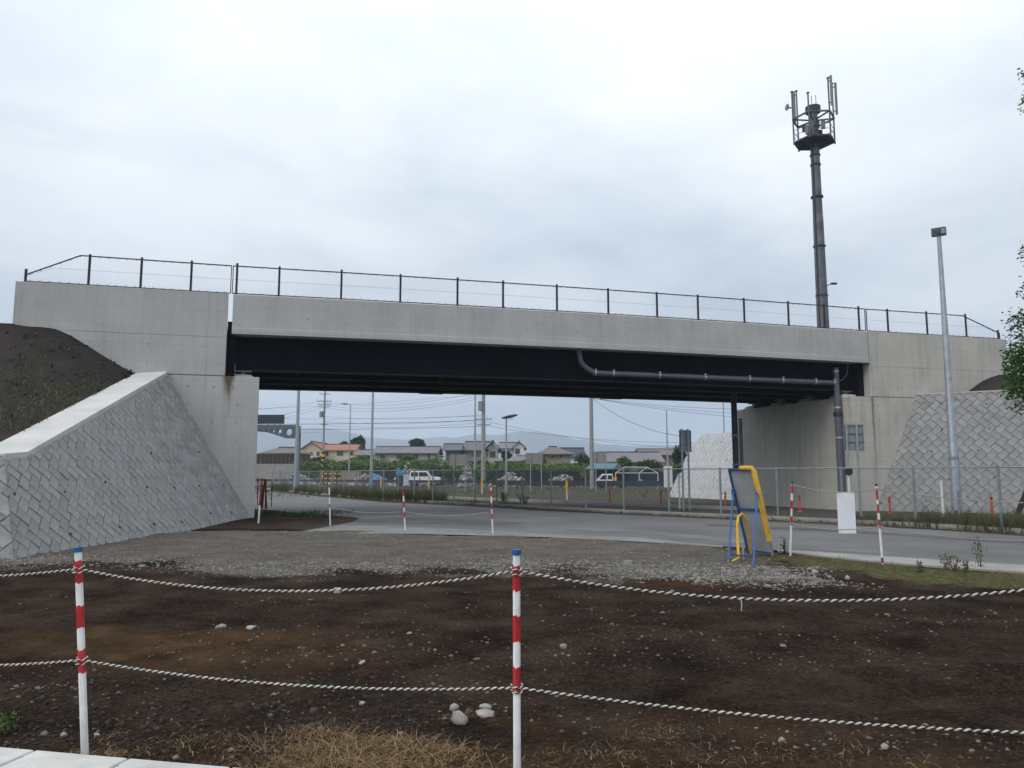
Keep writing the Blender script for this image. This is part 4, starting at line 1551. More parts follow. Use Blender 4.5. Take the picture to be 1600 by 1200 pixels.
# ================================================================== MARKER POSTS AND ROPES
def marker_post(base, top, r, bands, label, cap='blue_cap', group='red and white marker posts', sides=6, foot=None):
    """a striped post along base -> top; bands: (from, to, material), fractions from the top."""
    base, top = V(base), V(top)
    root = thing('marker_post', label, 'post', base, 0, group)
    ax = top - base
    Lp = ax.length
    q = ax.to_track_quat('Z', 'Y')

    def ring_tube(f0, f1, rr, jag, mat, nm, cap_top=False):
        k = 24
        m = MB()
        vs = []
        for f, s in ((f0, 1), (f1, 1)):
            for i in range(k):
                a = 2 * math.pi * i / k
                # hexagonal section
                hx = rr * math.cos(math.pi / sides) / math.cos(((a + .35) % (2 * math.pi / sides)) - math.pi / sides)
                dz = 0.0
                if jag:
                    dz = jag * (((a * 3 / math.pi + f * 13) % 2) / 2 - 0.5) + random.uniform(-.15, .15) * jag
                vs.append(q @ Vector((hx * math.cos(a), hx * math.sin(a), Lp * (1 - f) + dz)))
        fs = [(i, (i + 1) % k, k + (i + 1) % k, k + i) for i in range(k)]
        fs = [tuple(reversed(f)) for f in fs]
        if cap_top:
            fs.append(tuple(range(k)))
        m.add(vs, fs)
        return m.build(nm, mat, root)
    ring_tube(0.0, 1.0 + 0.25 / Lp, r, 0, 'white_paint', 'shaft', True)
    for f0, f1, mat in bands:
        ring_tube(f0, f1, r * 1.05, r * 0.55, mat, 'tape_band')
    ring_tube(-0.006, 0.018 if foot is None else 0.018, r * 1.22, 0, cap, 'cap', True)
    if foot:
        ring_tube(1 - foot, 1.0, r * 1.06, r * .5, 'rust_red', 'tape_band')
    return root


def sag_path(a, b, sag, n=60):
    a, b = np.asarray(a, float), np.asarray(b, float)
    s = np.linspace(0, 1, n)[:, None]
    p = a * (1 - s) + b * s
    p[:, 2] -= sag * 4 * (s * (1 - s))[:, 0]
    return p


def twisted(m, path, pitch, r1, r2, off, mi1=0, mi2=1, per=8):
    """two strands, white and black, wound round a path."""
    seg = np.linalg.norm(np.diff(path, axis=0), axis=1)
    s = np.concatenate([[0], np.cumsum(seg)])
    Ltot = s[-1]
    n = max(4, int(Ltot / pitch * per))
    q = np.linspace(0, Ltot, n)
    P = np.stack([np.interp(q, s, path[:, i]) for i in range(3)], -1)
    T = np.gradient(P, axis=0); T /= np.linalg.norm(T, axis=1, keepdims=True) + 1e-12
    up = np.array([0, 0, 1.0])
    S = np.cross(T, up); ln = np.linalg.norm(S, axis=1, keepdims=True)
    S = np.where(ln > 1e-3, S / (ln + 1e-9), np.array([1.0, 0, 0]))
    U = np.cross(S, T)
    ph = 2 * math.pi * q / pitch
    for k, (rr, mi) in enumerate(((r1, mi1), (r2, mi2))):
        a = ph + math.pi * k
        c = P + S * (np.cos(a) * off)[:, None] + U * (np.sin(a) * off)[:, None]
        m.tube(c, rr, 5, True, mi)


def rope(label, anchors, sags, r=0.0060, ring=None, knot=None, twist=True, group='ropes strung between the marker posts', tassel=None):
    root = thing('rope', label, 'rope', anchors[0], 0, group)
    o = np.asarray(anchors[0], float)
    m = MB()
    for (a, b), sg in zip(zip(anchors[:-1], anchors[1:]), sags):
        p = sag_path(np.asarray(a) - o, np.asarray(b) - o, sg)
        if twist:
            twisted(m, p, 0.040, r * 0.82, r * 0.62, r * 0.50)
        else:
            m.tube(p[::4], r, 5)
    m.build('cord', ['rope_white', 'rope_black'] if twist else 'rope_grey', root)
    if ring:
        for a in anchors:
            k = MB()
            for dz in (0.012, -0.014):
                cpt = np.asarray(a) - o
                th = np.linspace(0, 2 * math.pi, 22)
                pth = np.stack([cpt[0] + ring * np.cos(th), cpt[1] + 0.0 + ring * np.sin(th), cpt[2] + dz + 0.006 * np.sin(th)], -1)
                if twist:
                    twisted(k, pth, 0.040, r * 0.7, r * 0.55, r * 0.45)
                else:
                    k.tube(pth[::3], r, 5)
            k.build('wrap', ['rope_white', 'rope_black'] if twist else 'rope_grey', root)
    if knot is not None:
        k = MB()
        c = np.asarray(knot) - o
        for j in range(3):
            th = np.linspace(0, 2 * math.pi, 14)
            pth = np.stack([c[0] + 0.012 * (j - 1) + 0.004 * np.sin(th * 2), c[1] + 0.013 * np.cos(th), c[2] + 0.013 * np.sin(th)], -1)
            twisted(k, pth, 0.05, r * 0.75, r * 0.3, r * .3)
        k.build('knot', ['rope_white', 'rope_black'], root)
    if tassel is not None:
        c = np.asarray(tassel) - o
        MB().tube([c, c + (0.002, 0, -0.03), c + (-0.001, 0, -0.06)], 0.003, 5).build('loose_end', 'rope_white', root)
    return root


p1b, p2b = gnd(133, 1172), gnd(808, 1224)
p1t, p2t = at(122, 857, p1b[1] - 0.02), at(807, 861, p2b[1])
p0b = p1b + (p1b - p2b); p0t = p0b + np.array([0.03, 0, 1.15])
p3b = p2b + (p2b - p1b) * 1.0 + np.array([0, -0.02, 0]); p3t = p3b + np.array([0.0, 0, 1.17])
for b in (p0b, p1b, p2b, p3b):
    b[2] = float(gh(b[0], b[1]))


def bands_near(pt, pb, ys, x):
    out = []
    for (a, b) in ys:
        out.append((a, b, 'red_tape'))
    return out


H2 = 1224 - 861.0
f2_ = lambda y: (y - 861) / H2
H1 = 1172 - 857.0
f1_ = lambda y: (y - 857) / H1
PR = 0.0215
marker_post(p2b, p2t, PR, [(f2_(885), f2_(926), 'red_tape'), (f2_(966), f2_(1008), 'red_tape'), (f2_(1049), f2_(1087), 'red_tape')],
            'nearest red and white post with blue cap in the middle of the roped lot edge')
marker_post(p1b, p1t, PR, [(f1_(876), f1_(911), 'red_tape'), (f1_(946), f1_(980), 'red_tape'), (f1_(1014), f1_(1049), 'red_tape')],
            'red and white post with blue cap beside the pale kerb slabs at lower left')
marker_post(p0b, p0t, PR, [(.06, .17, 'red_tape'), (.28, .39, 'red_tape'), (.5, .61, 'red_tape')],
            'red and white post just outside the left frame edge')
marker_post(p3b, p3t, PR, [(.06, .17, 'red_tape'), (.28, .39, 'red_tape'), (.5, .61, 'red_tape')],
            'red and white post just outside the right frame edge')
fr = -np.array([0, 1.0, 0]) * (PR + 0.006)


def on_post(pb, pt, f):
    return pt + (pb - pt) * f


Y3 = float(p3b[1])
up2, up1 = on_post(p2b, p2t, f2_(893)), on_post(p1b, p1t, f1_(889))
lo2, lo1 = on_post(p2b, p2t, f2_(1082)), on_post(p1b, p1t, f1_(1030))
u3 = at(800 + 1200 * (p3b[0] / (Y3 * 0.97)), 917, Y3); u3[0] = p3b[0]
l3 = u3.copy(); l3[2] = u3[2] - 0.60
l3 = at(1600, 1147, Y3); l3[0] = p3b[0]; l3[2] -= 0.0
u0 = p0b.copy(); u0[2] = up1[2]
l0 = p0b.copy(); l0[2] = lo1[2]
rope('upper black and white twisted rope tied along the nearest posts', [u0, up1, up2, u3], [0.08, 0.118, 0.105], ring=PR + 0.007,
     knot=at(527, 923, 4.45), tassel=at(1158, 936, 4.02))
rope('lower black and white twisted rope tied along the nearest posts', [l0, lo1, lo2, l3], [0.08, 0.062, 0.035], ring=PR + 0.007)

# the posts at the road side
def zg(p, dz=0.0):
    p = np.array(p, float); p[2] = float(gh(p[0], p[1])) + dz
    return p


def far_post(xb, yb, xt, yt, bands, label, zoff=0.0, cap='dark_cap', red='red_tape', r=0.022, foot=None):
    g0 = gnd(xb, yb, zoff)
    t = at(xt, yt, g0[1])
    b = g0.copy()
    Hh = yb - yt
    return b, t, marker_post(b, t, r, [((a - yt) / Hh, (c - yt) / Hh, red) for a, c in bands], label, cap, 'red and white marker posts', foot=foot)


pa_b, pa_t, _ = far_post(1235, 865, 1238, 754, [(760, 771), (782, 795), (807, 818)], 'red and white post with dark cap beside the blue and yellow board stand', 0.06)
pb_b, pb_t, _ = far_post(1379, 880, 1369, 757, [(765, 781), (788, 802), (812, 824)], 'leaning red and white post right of the blank white plate', 0.06, red='faded_red', foot=0.07)
pc_b, pc_t, _ = far_post(770, 833, 767, 760, [(766, 776), (786, 796), (803, 811)], 'red and white post at the edge of the gravel behind the nearest post', 0.02)
pd_b, pd_t, _ = far_post(633, 828, 630, 767, [(768, 775), (784, 793), (801, 809)], 'red and white post at the road edge in front of the white car', 0.02)
pe_b, pe_t, _ = far_post(516, 818, 514, 752, [(757, 762), (773, 777), (788, 793)], 'thin red and white post on the dark earth under the bridge', 0.06, red='faded_red')
pf_b, pf_t, _ = far_post(404, 814, 409, 748, [(748, 790)], 'rusty red topped post close to the abutment corner under the bridge', 0.12, red='rust_red', r=0.03)
f_on = lambda b, t, y, yt, yb: t + (b - t) * ((y - yt) / (yb - yt))
ra_u = f_on(pa_b, pa_t, 757, 754, 865); ra_l = f_on(pa_b, pa_t, 818, 754, 865)
rb_u = f_on(pb_b, pb_t, 764, 757, 880); rb_l = f_on(pb_b, pb_t, 823, 757, 880)
ye = float(pb_b[1]) - 1.6
ru_e = at(1610, 786, ye); rl_e = at(1610, 845, ye)
rope('thin rope carrying the blank white plate, high on the posts by the board stand', [ra_u, rb_u, ru_e], [0.10, 0.04], r=0.008, ring=0.03)
rope('thin rope low on the posts by the board stand, running off to the right', [ra_l, rb_l, rl_e], [0.085, 0.06], r=0.008, ring=0.03)
rc = f_on(pc_b, pc_t, 799, 760, 833); rd = f_on(pd_b, pd_t, 799, 767, 828); re_ = f_on(pe_b, pe_t, 792, 752, 818)
rope('thin pale rope between the far posts along the near road edge', [re_, rd, rc], [0.10, 0.12], r=0.006, twist=False, ring=0.03)
# the blank plate hung on the rope
pm = at(1321, 770, float((ra_u[1] + rb_u[1]) / 2) - 0.03)
pl = thing('hanging_plate', 'blank white plate hanging from the rope between two posts by the road', 'plate', pm)
MB().box((0, 0, -0.37), (0.325, 0.012, 0.745)).build('board', 'white_plate', pl, bevel=0.004)
for sx in (-0.12, 0.12):
    MB().tube([(sx, -0.01, -0.02), (sx, 0.0, 0.05)], 0.005, 5).build('tie', 'wire_grey', pl)
# rusty bundle of posts beside the abutment
rbx = gnd(410, 793, 0.12)
rt = thing('scaffold_bundle', 'bundle of rusty red poles leaning by the abutment corner', 'poles', rbx)
for k, (dx, dy, lx) in enumerate(((0, 0, 0.05), (0.12, 0.05, -0.02), (0.2, -0.04, -0.1), (-0.06, 0.06, 0.0))):
    MB().tube([(dx, dy, -0.05), (dx + lx, dy, 1.25 - 0.08 * k)], 0.035, 7).build('pole', 'rust_red', rt)
MB().tube([(-0.1, -0.05, 0.75), (0.25, -0.06, 0.7)], 0.03, 6).build('clamp', 'rust_red', rt)
for (x, yb, yt, lab) in ((402, 788, 746, 'thin dark post left of the rusty pole bundle'), (424, 790, 757, 'thin dark post with clips right of the rusty pole bundle')):
    g0 = gnd(x, yb, 0.05)
    tz = at(x, yt, g0[1])[2]
    t_ = thing('stake', lab, 'stake', g0, 0, 'dark stakes by the abutment')
    MB().tube([(0, 0, -0.2), (0, 0, float(tz) - 0.05)], 0.022, 6).build('shaft', 'fence_brown', t_)
    for z_ in (0.35, 0.75, 1.1):
        MB().box((0, -0.03, z_), (0.07, 0.05, 0.06)).build('clip', 'black_paint', t_)

# ================================================================== BOARD STAND (seen from behind)
bl, br_ = gnd(1172, 864, .03), gnd(1207, 868, .03)
wdir = (br_ - bl); wdir[2] = 0; wdir /= np.linalg.norm(wdir)
nrm = np.array([-wdir[1], wdir[0], 0.0])
if nrm[0] > 0:
    nrm = -nrm                                # towards the legs (left and near)
cen = (bl + br_) / 2; cen[2] = 0.03
stand = thing('board_stand', 'leaning notice board on a blue frame with yellow foam edging, seen from behind', 'sign stand', cen)
HWD = 0.315
lean = nrm * 0.46


def bp(s, f, o=0.0):
    """point on the board: s -1..1 across, f 0..1 up, o out towards the legs."""
    p = wdir * (HWD * s) + lean * f + np.array([0, 0, 1.66 * f])
    return p + nrm * o


m = MB()
m.prism([bp(-1, .04), bp(1, .04), bp(1, .99), bp(-1, .99)], nrm * -0.012)
m.build('panel', 'sheet_metal', stand)
for a, b in (((-1, 0.0), (-1, 1.0)), ((1, 0.0), (1, 1.0)), ((-1, 1.0), (1, 1.0)), ((-1, 0.53), (1, 0.53)), ((-1, 0.03), (1, 0.03))):
    MB().bar(bp(*a, .02), bp(*b, .02), 0.034).build('frame_bar', 'blue_frame', stand)
m = MB()
m.tube([bp(0.0, 1.012, .03), bp(0.93, 1.012, .03), bp(1.03, .97, .03), bp(1.02, .5, .03), bp(1.0, .17, .03)], [.04, .044, .052, .052, .05], 8)
m.build('foam_edging', 'yellow_foam', stand, smooth=True)
m = MB()
m.tube([bp(1.0, .17, .03), bp(1.0, 0.0, .03)], .026, 8)
m.build('foam_edging', 'timber_grey', stand, smooth=True)
for s in (-0.98, 0.98):
    topp = bp(s, .73, .05)
    foot = (gnd(1138, 877) if s < 0 else gnd(1177, 884)) - cen
    foot[2] = -0.05
    MB().bar(topp, foot, 0.034).build('leg', 'blue_frame', stand)
    MB().box(topp, (0.06, 0.06, 0.10)).build('hinge', 'blue_frame', stand)
MB().bar(gnd(1140, 874) - cen + (0, 0, .10), gnd(1179, 880) - cen + (0, 0, .10), 0.028).build('leg_bar', 'blue_frame', stand)
# foam strip that has come loose: an inverted U in front of the panel
q = lambda x, y, d: at(x, y, float(cen[1]) + d) - cen
m = MB()
m.tube([q(1143, 878, -.95), q(1154, 872, -.8), q(1153, 850, -.6), q(1152, 818, -.5), q(1154, 807, -.45), q(1159, 803, -.42), q(1164, 808, -.38), q(1168, 828, -.3), q(1172, 848, -.2), q(1174, 864, -.12)], [.026, .027, .027, .027, .026, .026, .025, .024, .024, .022], 8)
m.build('loose_foam', 'yellow_foam', stand, smooth=True)
MB().bar(q(1161, 876, -.8), q(1161, 848, -.75), 0.035).build('peg', 'timber_grey', stand)

# ================================================================== ROADSIDE MESH FENCE
def along(pl, s):
    d = 0
    for a, b in zip(pl[:-1], pl[1:]):
        l = np.linalg.norm(b - a)
        if s <= d + l:
            return a + (b - a) * ((s - d) / l)
        d += l
    return pl[-1]


mf = thing('mesh_fence', 'long galvanised chain-link fence along the far side of the road', 'fence', (0, 0, 0))
FH = 1.80
post_px = [1800, 1680, 1566, 1432, 1318, 1216, 1127, 1046, 975, 915.5, 861, 816, 776, 742, 709, 676, 647, 622, 599, 577, 556, 537, 518, 500, 482, 466, 450, 437, 425]


def fence_at_px(x):
    """ground point of the fence line under image column x."""
    for a, b in zip(fence_w[:-1], fence_w[1:]):
        f = lambda P: 800 + F * P[0] / (P[1] * math.cos(TH) - 1.6 * math.sin(TH))
        xa, xb = f(a), f(b)
        if min(xa, xb) <= x <= max(xa, xb):
            k = 0.5
            lo_, hi_ = 0.0, 1.0
            for _ in range(30):
                k = (lo_ + hi_) / 2
                if (f(a + (b - a) * k) - x) * (xb - xa) > 0:
                    hi_ = k
                else:
                    lo_ = k
            return a + (b - a) * k
    return fence_w[-1]


fpts = [fence_at_px(x) for x in post_px]
for i, p in enumerate(fpts):
    MB().tube([(p[0], p[1], 0.0), (p[0], p[1], FH + 0.03)], 0.04, 8).build('post', 'galvanised_dull', mf)
for i, (a, b) in enumerate(zip(fpts[:-1], fpts[1:])):
    MB().tube([(a[0], a[1], FH - .02), (b[0], b[1], FH - .02)], 0.024, 6).build('top_rail', 'galvanised_dull', mf)
m = MB()
for (a, b) in zip(fpts[:-1], fpts[1:]):
    l = float(np.linalg.norm(b - a))
    dr = (b - a) / l
    st = 0.075 if a[1] < 34 else 0.13
    rr = 0.0019 if a[1] < 34 else 0.0026
    hh = FH - 0.16
    for sg in (1, -1):
        for s in np.arange(-hh, l + hh, st):
            s0, s1 = (s, s + hh * 1.0) if sg > 0 else (s, s - hh)
            z0, z1 = 0.12, 0.12 + hh
            if s0 > l and s1 > l or s0 < 0 and s1 < 0:
                continue
            # clip to the bay
            def cl_(sa, za, sb, zb):
                if sa < 0:
                    k = (0 - sa) / (sb - sa); return 0.0, za + (zb - za) * k
                if sa > l:
                    k = (l - sa) / (sb - sa); return l, za + (zb - za) * k
                return sa, za
            A0 = cl_(s0, z0, s1, z1); A1 = cl_(s1, z1, s0, z0)
            if abs(A0[1] - A1[1]) < 0.02:
                continue
            P0 = a + dr * A0[0]; P1 = a + dr * A1[0]
            m.tube([(P0[0], P0[1], A0[1]), (P1[0], P1[1], A1[1])], rr, 3, caps=False)
stuff(m.build('chain_link', 'wire_grey', mf))
# notice on the fence
npx = gnd(635, 783); nz_ = at(634.5, 750, npx[1] - .1)
nt = thing('notice', 'white paper notice with dark lines of print tied to the mesh fence', 'notice', nz_)
MB().box((0, 0, 0), (0.30, 0.012, 0.60)).build('sheet', 'white_plate', nt)
for (dx, dz, w_, h_) in ((0, .19, .12, .03), (.03, .06, .10, .04), (0, -.12, .16, .012), (0, -.22, .16, .012), (-.08, -.17, .012, .10), (.08, -.17, .012, .10)):
    MB().box((dx, -0.008, dz), (w_, 0.003, h_)).build('print', 'sign_back', nt)
# dark leaning strut at the right frame edge
s0, s1 = gnd(1582, 818), at(1612, 748, 24.0)
st_ = thing('strut', 'dark leaning strut behind the mesh fence at the right frame edge', 'strut', s0)
MB().tube([(0, 0, -.1), s1 - s0], 0.085, 8).build('shaft', 'timber_dark', st_)
MB().box((0, 0, 0), (0.4, 0.4, 0.1)).build('base', 'concrete_gutter', st_)

# ================================================================== LAMP POSTS, MAST
lb_ = at(1496, 806, 28.5); lb_[2] = 0
lp = thing('lamp_post', 'tall galvanised lamp post with a box lamp head before the right block wall', 'lamp post', lb_)
lt = at(1468, 366, 28.5)
dx_ = 0.0
MB().tube([(0, 0, -.1), (0, 0, 2.2), (0, 0, 2.25), (0, 0, float(lt[2]))], [.175, .165, .15, .07], 14).build('pole', 'galvanised', lp, smooth=True)
MB().tube([(0, 0, 2.12), (0, 0, 2.22)], .182, 14).build('collar', 'galvanised_dull', lp)
MB().box((0, -.2, 0.75), (.12, .04, .45)).build('hatch', 'galvanised_dull', lp)
m = MB()
R35 = Matrix.Rotation(math.radians(-35), 3, 'Z')
prof = [(-.25, -.12), (-.21, -.17), (.21, -.17), (.26, -.10), (.26, .10), (.21, .17), (-.21, .17), (-.25, .12)]
hd = [R35 @ Vector((x, y, 0)) for x, y in prof]
z0 = float(lt[2]) - .05
m.prism([(p.x, p.y, z0) for p in hd], (0, 0, .22))
ho = m.build('lamp_head', 'galvanised_dull', lp, bevel=.03)
m = MB()
m.prism([(p.x * .97, p.y * .97, z0 + .224) for p in hd], (0, 0, .05))
m.build('cover', 'mast_steel', ho)
MB().box(R35 @ Vector((-.05, -.18, 0)) + Vector((0, 0, z0 + .12)), (.3, .03, .15), R35).build('window', 'glass_dark', ho)

# antenna mast
MY = 62.0
mb_ = at(1290, 512, MY)
mx = float(at(1281, 400, MY)[0])
mast = thing('antenna_mast', 'tall grey antenna mast with a hexagonal platform of aerials behind the bridge', 'mast', (mx, MY, 0))
zpx = lambda y, x=1275: float(at(x, y, MY)[2])
ZP = zpx(222)
MB().tube([(0, 0, 0), (0, 0, zpx(500)), (0, 0, zpx(340)), (0, 0, zpx(338)), (0, 0, ZP + 3.0)], [.58, .47, .41, .39, .34], 16).build('shaft', 'mast_steel', mast, smooth=True)
for y in (243, 258, 308, 385, 462):
    z = zpx(y)
    MB().tube([(0, 0, z - .06), (0, 0, z + .06)], .50 if y > 300 else .43, 16).build('flange', 'mast_dark', mast)
m = MB()
for z in np.arange(2, ZP, 0.45):
    m.box((-.44 + .003 * z, -.30, z), (.20, .03, .03))
stuff(m.build('step_bolts', 'mast_dark', mast))
MB().bar((-.45, -.32, 1), (-.32, -.27, ZP), .10).build('cable_duct', 'mast_dark', mast)
RP = 1.72
hexa = lambda z, r, ph=-0.06: [Vector((r * math.cos(a + ph), r * math.sin(a + ph), z)) for a in np.arange(6) * math.pi / 3]
m = MB(); m.prism([tuple(p) for p in hexa(ZP - .10, RP)], (0, 0, .14)); pf = m.build('platform', 'mast_dark', mast)
m = MB(); ZU = zpx(186)
h1 = hexa(ZU, RP)
for i in range(6):
    MB().bar(h1[i], h1[(i + 1) % 6], .12).build('ring_beam', 'mast_steel', mast)
    MB().bar(h1[i], (0, 0, ZU - .15), .10).build('spoke', 'mast_dark', mast)
    MB().bar(hexa(ZP, RP)[i], (0, 0, ZP - .7), .09).build('strut', 'mast_dark', mast)
MB().tube([(0, 0, ZP + 2.6), (0, 0, ZP + 3.1)], .62, 12).build('head', 'mast_dark', mast)
hp = hexa(ZP, RP * .98)
m = MB()
for i in range(6):
    for dz in (.55, 1.0):
        m.bar(hp[i] + Vector((0, 0, dz)), hp[(i + 1) % 6] + Vector((0, 0, dz)), .035)
m.build('railing', 'antenna_grey', mast)
tops = [(1308, 131), (1288, 122), (1249, 128), (1238, 142), (1255, 150), (1297, 200)]
order = sorted(range(6), key=lambda i: -hp[i].x)
hh = [zpx(132, 1306), zpx(172, 1288), zpx(129, 1250), zpx(143, 1238), zpx(151, 1256) - .4, zpx(124, 1288) - .7]
for i in range(6):
    b = hp[i]
    ztop = hh[i]
    MB().tube([(b.x, b.y, ZP - .2), (b.x, b.y, ztop)], .07, 8).build('upright', 'mast_steel', mast)
    MB().box((b.x, b.y, ztop + .02), (.22, .2, .06)).build('upright_cap', 'mast_dark', mast)
    if i in (0, 2, 5):
        o_ = Vector((b.x, b.y, 0)).normalized() * .28
        z0_ = ZU + .35
        MB().box((b.x + o_.x, b.y + o_.y, (z0_ + ztop + .1) / 2), (.17, .12, ztop + .1 - z0_)).build('antenna', 'antenna_grey', mast)
        for zz in (z0_ + .3, ztop - .3):
            MB().bar((b.x, b.y, zz), (b.x + o_.x, b.y + o_.y, zz), .06).build('bracket', 'mast_dark', mast)
b = hp[3]
m = MB(); m.tube([(b.x - .55, b.y - .1, ZU + 1.05), (b.x - .50, b.y - .1, ZU + 1.05), (b.x - .38, b.y - .05, ZU + 1.05)], [.27, .29, .12], 14)
m.build('dish', 'antenna_grey', mast, smooth=True)
MB().bar((b.x, b.y, ZU + 1.05), (b.x - .4, b.y, ZU + 1.05), .08).build('bracket', 'mast_dark', mast)
for k in range(6):
    a = k * 1.05 + .5
    MB().box((.75 * math.cos(a), .75 * math.sin(a), ZP + .9 + .25 * (k % 3)), (.32, .28, .6 + .15 * (k % 2)), Matrix.Rotation(a, 3, 'Z')).build('equipment_box', 'antenna_grey' if k % 2 else 'mast_dark', mast)
for (dx, dy, h_) in ((-.15, -.2, 1.0), (.25, -.1, 1.1)):
    MB().tube([(dx, dy, ZP + 3.0), (dx, dy, ZP + 3.0 + h_)], .03, 5).build('whip', 'antenna_grey', mast)
zl = zpx(444, 1300)
MB().bar((.4, 0, zl - .15), (.85, -.1, zl), .06).build('lamp_arm', 'mast_dark', mast)
MB().box((1.0, -.1, zl + .02), (.5, .3, .14)).build('lamp', 'mast_dark', mast, bevel=.04)

# ================================================================== LOOSE STONES, CLODS, GRAVEL
def rand_px(n, x0, x1, y0, y1):
    """ground points spread evenly over a window of the view, so near ones lie denser on the ground."""
    px = rng.uniform(x0, x1, n); py = rng.uniform(y0, y1, n)
    P = np.array([gnd(a, b) for a, b in zip(px, py)])
    P[:, 2] = gh(P[:, 0], P[:, 1])
    return P


# gravel
xg = rng.uniform(-10.5, 6.2, 150000); yg = rng.uniform(11.0, 22.5, 150000)
gmk = gravel_mask(xg, yg)
bnd = np.interp(xg, gbx, gby)
coarse = np.exp(-((yg - bnd - 0.3) / 1.0) ** 2) + 0.9 * np.exp(-((y_edge(xg) - yg - 0.1) / 0.35) ** 2)
coarse = coarse * (0.3 + 1.3 * fbm(xg * 0.9, yg * 0.9, 61, 3))
keep = ((gmk + 0.10 * np.exp(-((yg - bnd + 0.9) / 0.9) ** 2)) * (0.16 + 0.9 * coarse) > rng.uniform(0.05, 1.0, len(xg))) & (yg < y_edge(xg) + 0.15)
xg, yg, coarse = xg[keep][:40000], yg[keep][:40000], coarse[keep][:40000]
pg = np.stack([xg, yg, gh(xg, yg) - 0.001], -1)
stuff(scatter_rocks('gravel', pg, (rng.gamma(2.0, 0.0048, len(pg)) + 0.004) * (0.75 + 0.5 * np.clip(coarse, 0, 1)), 'gravel_stuff'), 'grey crushed gravel spread between the soil and the road', 'gravel')
# heaped pale gravel beside the board stand
n = 6500
hx = rng.normal(3.6, 1.2, n); hy = rng.normal(12.7, 0.8, n) + (hx - 3.6) * -0.25
kk = (fbm(hx * 1.3, hy * 1.3, 62, 3) > rng.uniform(.3, .6, n)) & (hx < 5.2 + rng.normal(0, .25, n))
hx, hy = hx[kk], hy[kk]; n = len(hx)
stuff(scatter_rocks('gravel', np.stack([hx, hy, gh(hx, hy) - .001], -1), rng.gamma(2.2, 0.0065, n) + 0.004, 'gravel_stuff'), 'coarser pale gravel in front of the board stand', 'gravel')
# small stones in the soil
P = rand_px(6000, -60, 1660, 895, 1200)
dens = fbm(P[:, 0] * .7, P[:, 1] * .7, 77, 3)
P = P[dens > rng.uniform(.34, .66, len(P))]
dd = np.linalg.norm(P[:, :2], axis=1)
stuff(scatter_rocks('soil_stones', P + (0, 0, -.001), (rng.gamma(2.2, 0.0017, len(P)) + 0.0016) * np.sqrt(dd) * 0.75, 'rock_stuff'), 'small pale stones scattered in the dark soil', 'stones')
P = rand_px(9000, -60, 1660, 930, 1200)
stuff(scatter_rocks('soil_clods', P + (0, 0, .002), rng.gamma(1.8, 0.0022, len(P)) + 0.002, 'clod_stuff', 0.7), 'crumbly dark soil clods on the bare lot', 'soil')
# tyre-turned clods near the front edge
P = rand_px(1500, -60, 700, 1060, 1165)
stuff(scatter_rocks('soil_clods', P + (0, 0, .004), rng.gamma(1.4, 0.0052, len(P)) + 0.003, 'clod_stuff', 0.75), 'larger soil lumps near the lower rope', 'soil')


def stone(px, py, wpx, hpx, label, flat=0.6, seed=0, col='rock'):
    g0 = gnd(px, py)
    sc = wpx / F * g0[1] / 2
    v, f = ico_rock(seed + 100)
    import bmesh
    bm = bmesh.new()
    vs = [bm.verts.new((p[0] * sc, p[1] * sc * .8, p[2] * sc * flat)) for p in v]
    for t in f:
        bm.faces.new([vs[i] for i in t])
    bmesh.ops.subdivide_edges(bm, edges=bm.edges[:], cuts=1, smooth=0.6)
    for x in bm.verts:
        x.co *= 1 + random.uniform(-.05, .05)
    me = bpy.data.meshes.new('stone'); bm.to_mesh(me); bm.free()
    me.materials.append(MATS[col])
    for p in me.polygons:
        p.use_smooth = True
    o = bpy.data.objects.new('stone', me); COL.objects.link(o)
    o.location = (g0[0], g0[1], float(gh(g0[0], g0[1])) + sc * flat * .45)
    o.rotation_euler = (0, 0, seed * 1.3)
    return tag(o, label, 'stone', 'loose stones on the soil')


stone(718, 1128, 34, 26, 'largest grey stone left of the nearest post, below the lower rope', 0.6, 21)
stone(709, 1108, 18, 14, 'round pale stone just behind the largest one', 0.8, 2)
stone(757, 1102, 24, 12, 'flat pale stone under the lower rope near the middle post', 0.5, 3)
stone(756, 1118, 36, 10, 'long flat tan stone nearest the middle post', 0.35, 4)
stone(566, 1098, 14, 10, 'small pale stone under the lower rope left of the stone group', 0.7, 5)
stone(566, 1037, 19, 9, 'flat pale stone between the two ropes left of centre', 0.4, 6)
stone(879, 1014, 18, 10, 'pale stone in the soil right of the middle post', 0.6, 7)
stone(345, 982, 26, 9, 'flat whitish stone on the soil right of the leftmost visible post', 0.35, 8)
stone(392, 985, 22, 6, 'thin flat stone beside the whitish stone on the soil', 0.3, 9)
stone(1324, 905, 13, 10, 'round bluish stone on the green bank below the hanging plate', 0.8, 10)
stone(1382, 1178, 18, 10, 'grey stone in the dry grass at lower right', 0.7, 11)
stone(1222, 1156, 12, 10, 'small grey stone under the lower rope at right', 0.7, 12)
stone(100, 1144, 17, 12, 'dark grey stone between the kerb slabs and the lower rope', 0.7, 13)
stone(152, 1142, 14, 8, 'brown stone just right of the kerbside post', 0.6, 14)
stone(640, 990, 12, 6, 'small white stone in the middle of the soil', 0.5, 15)

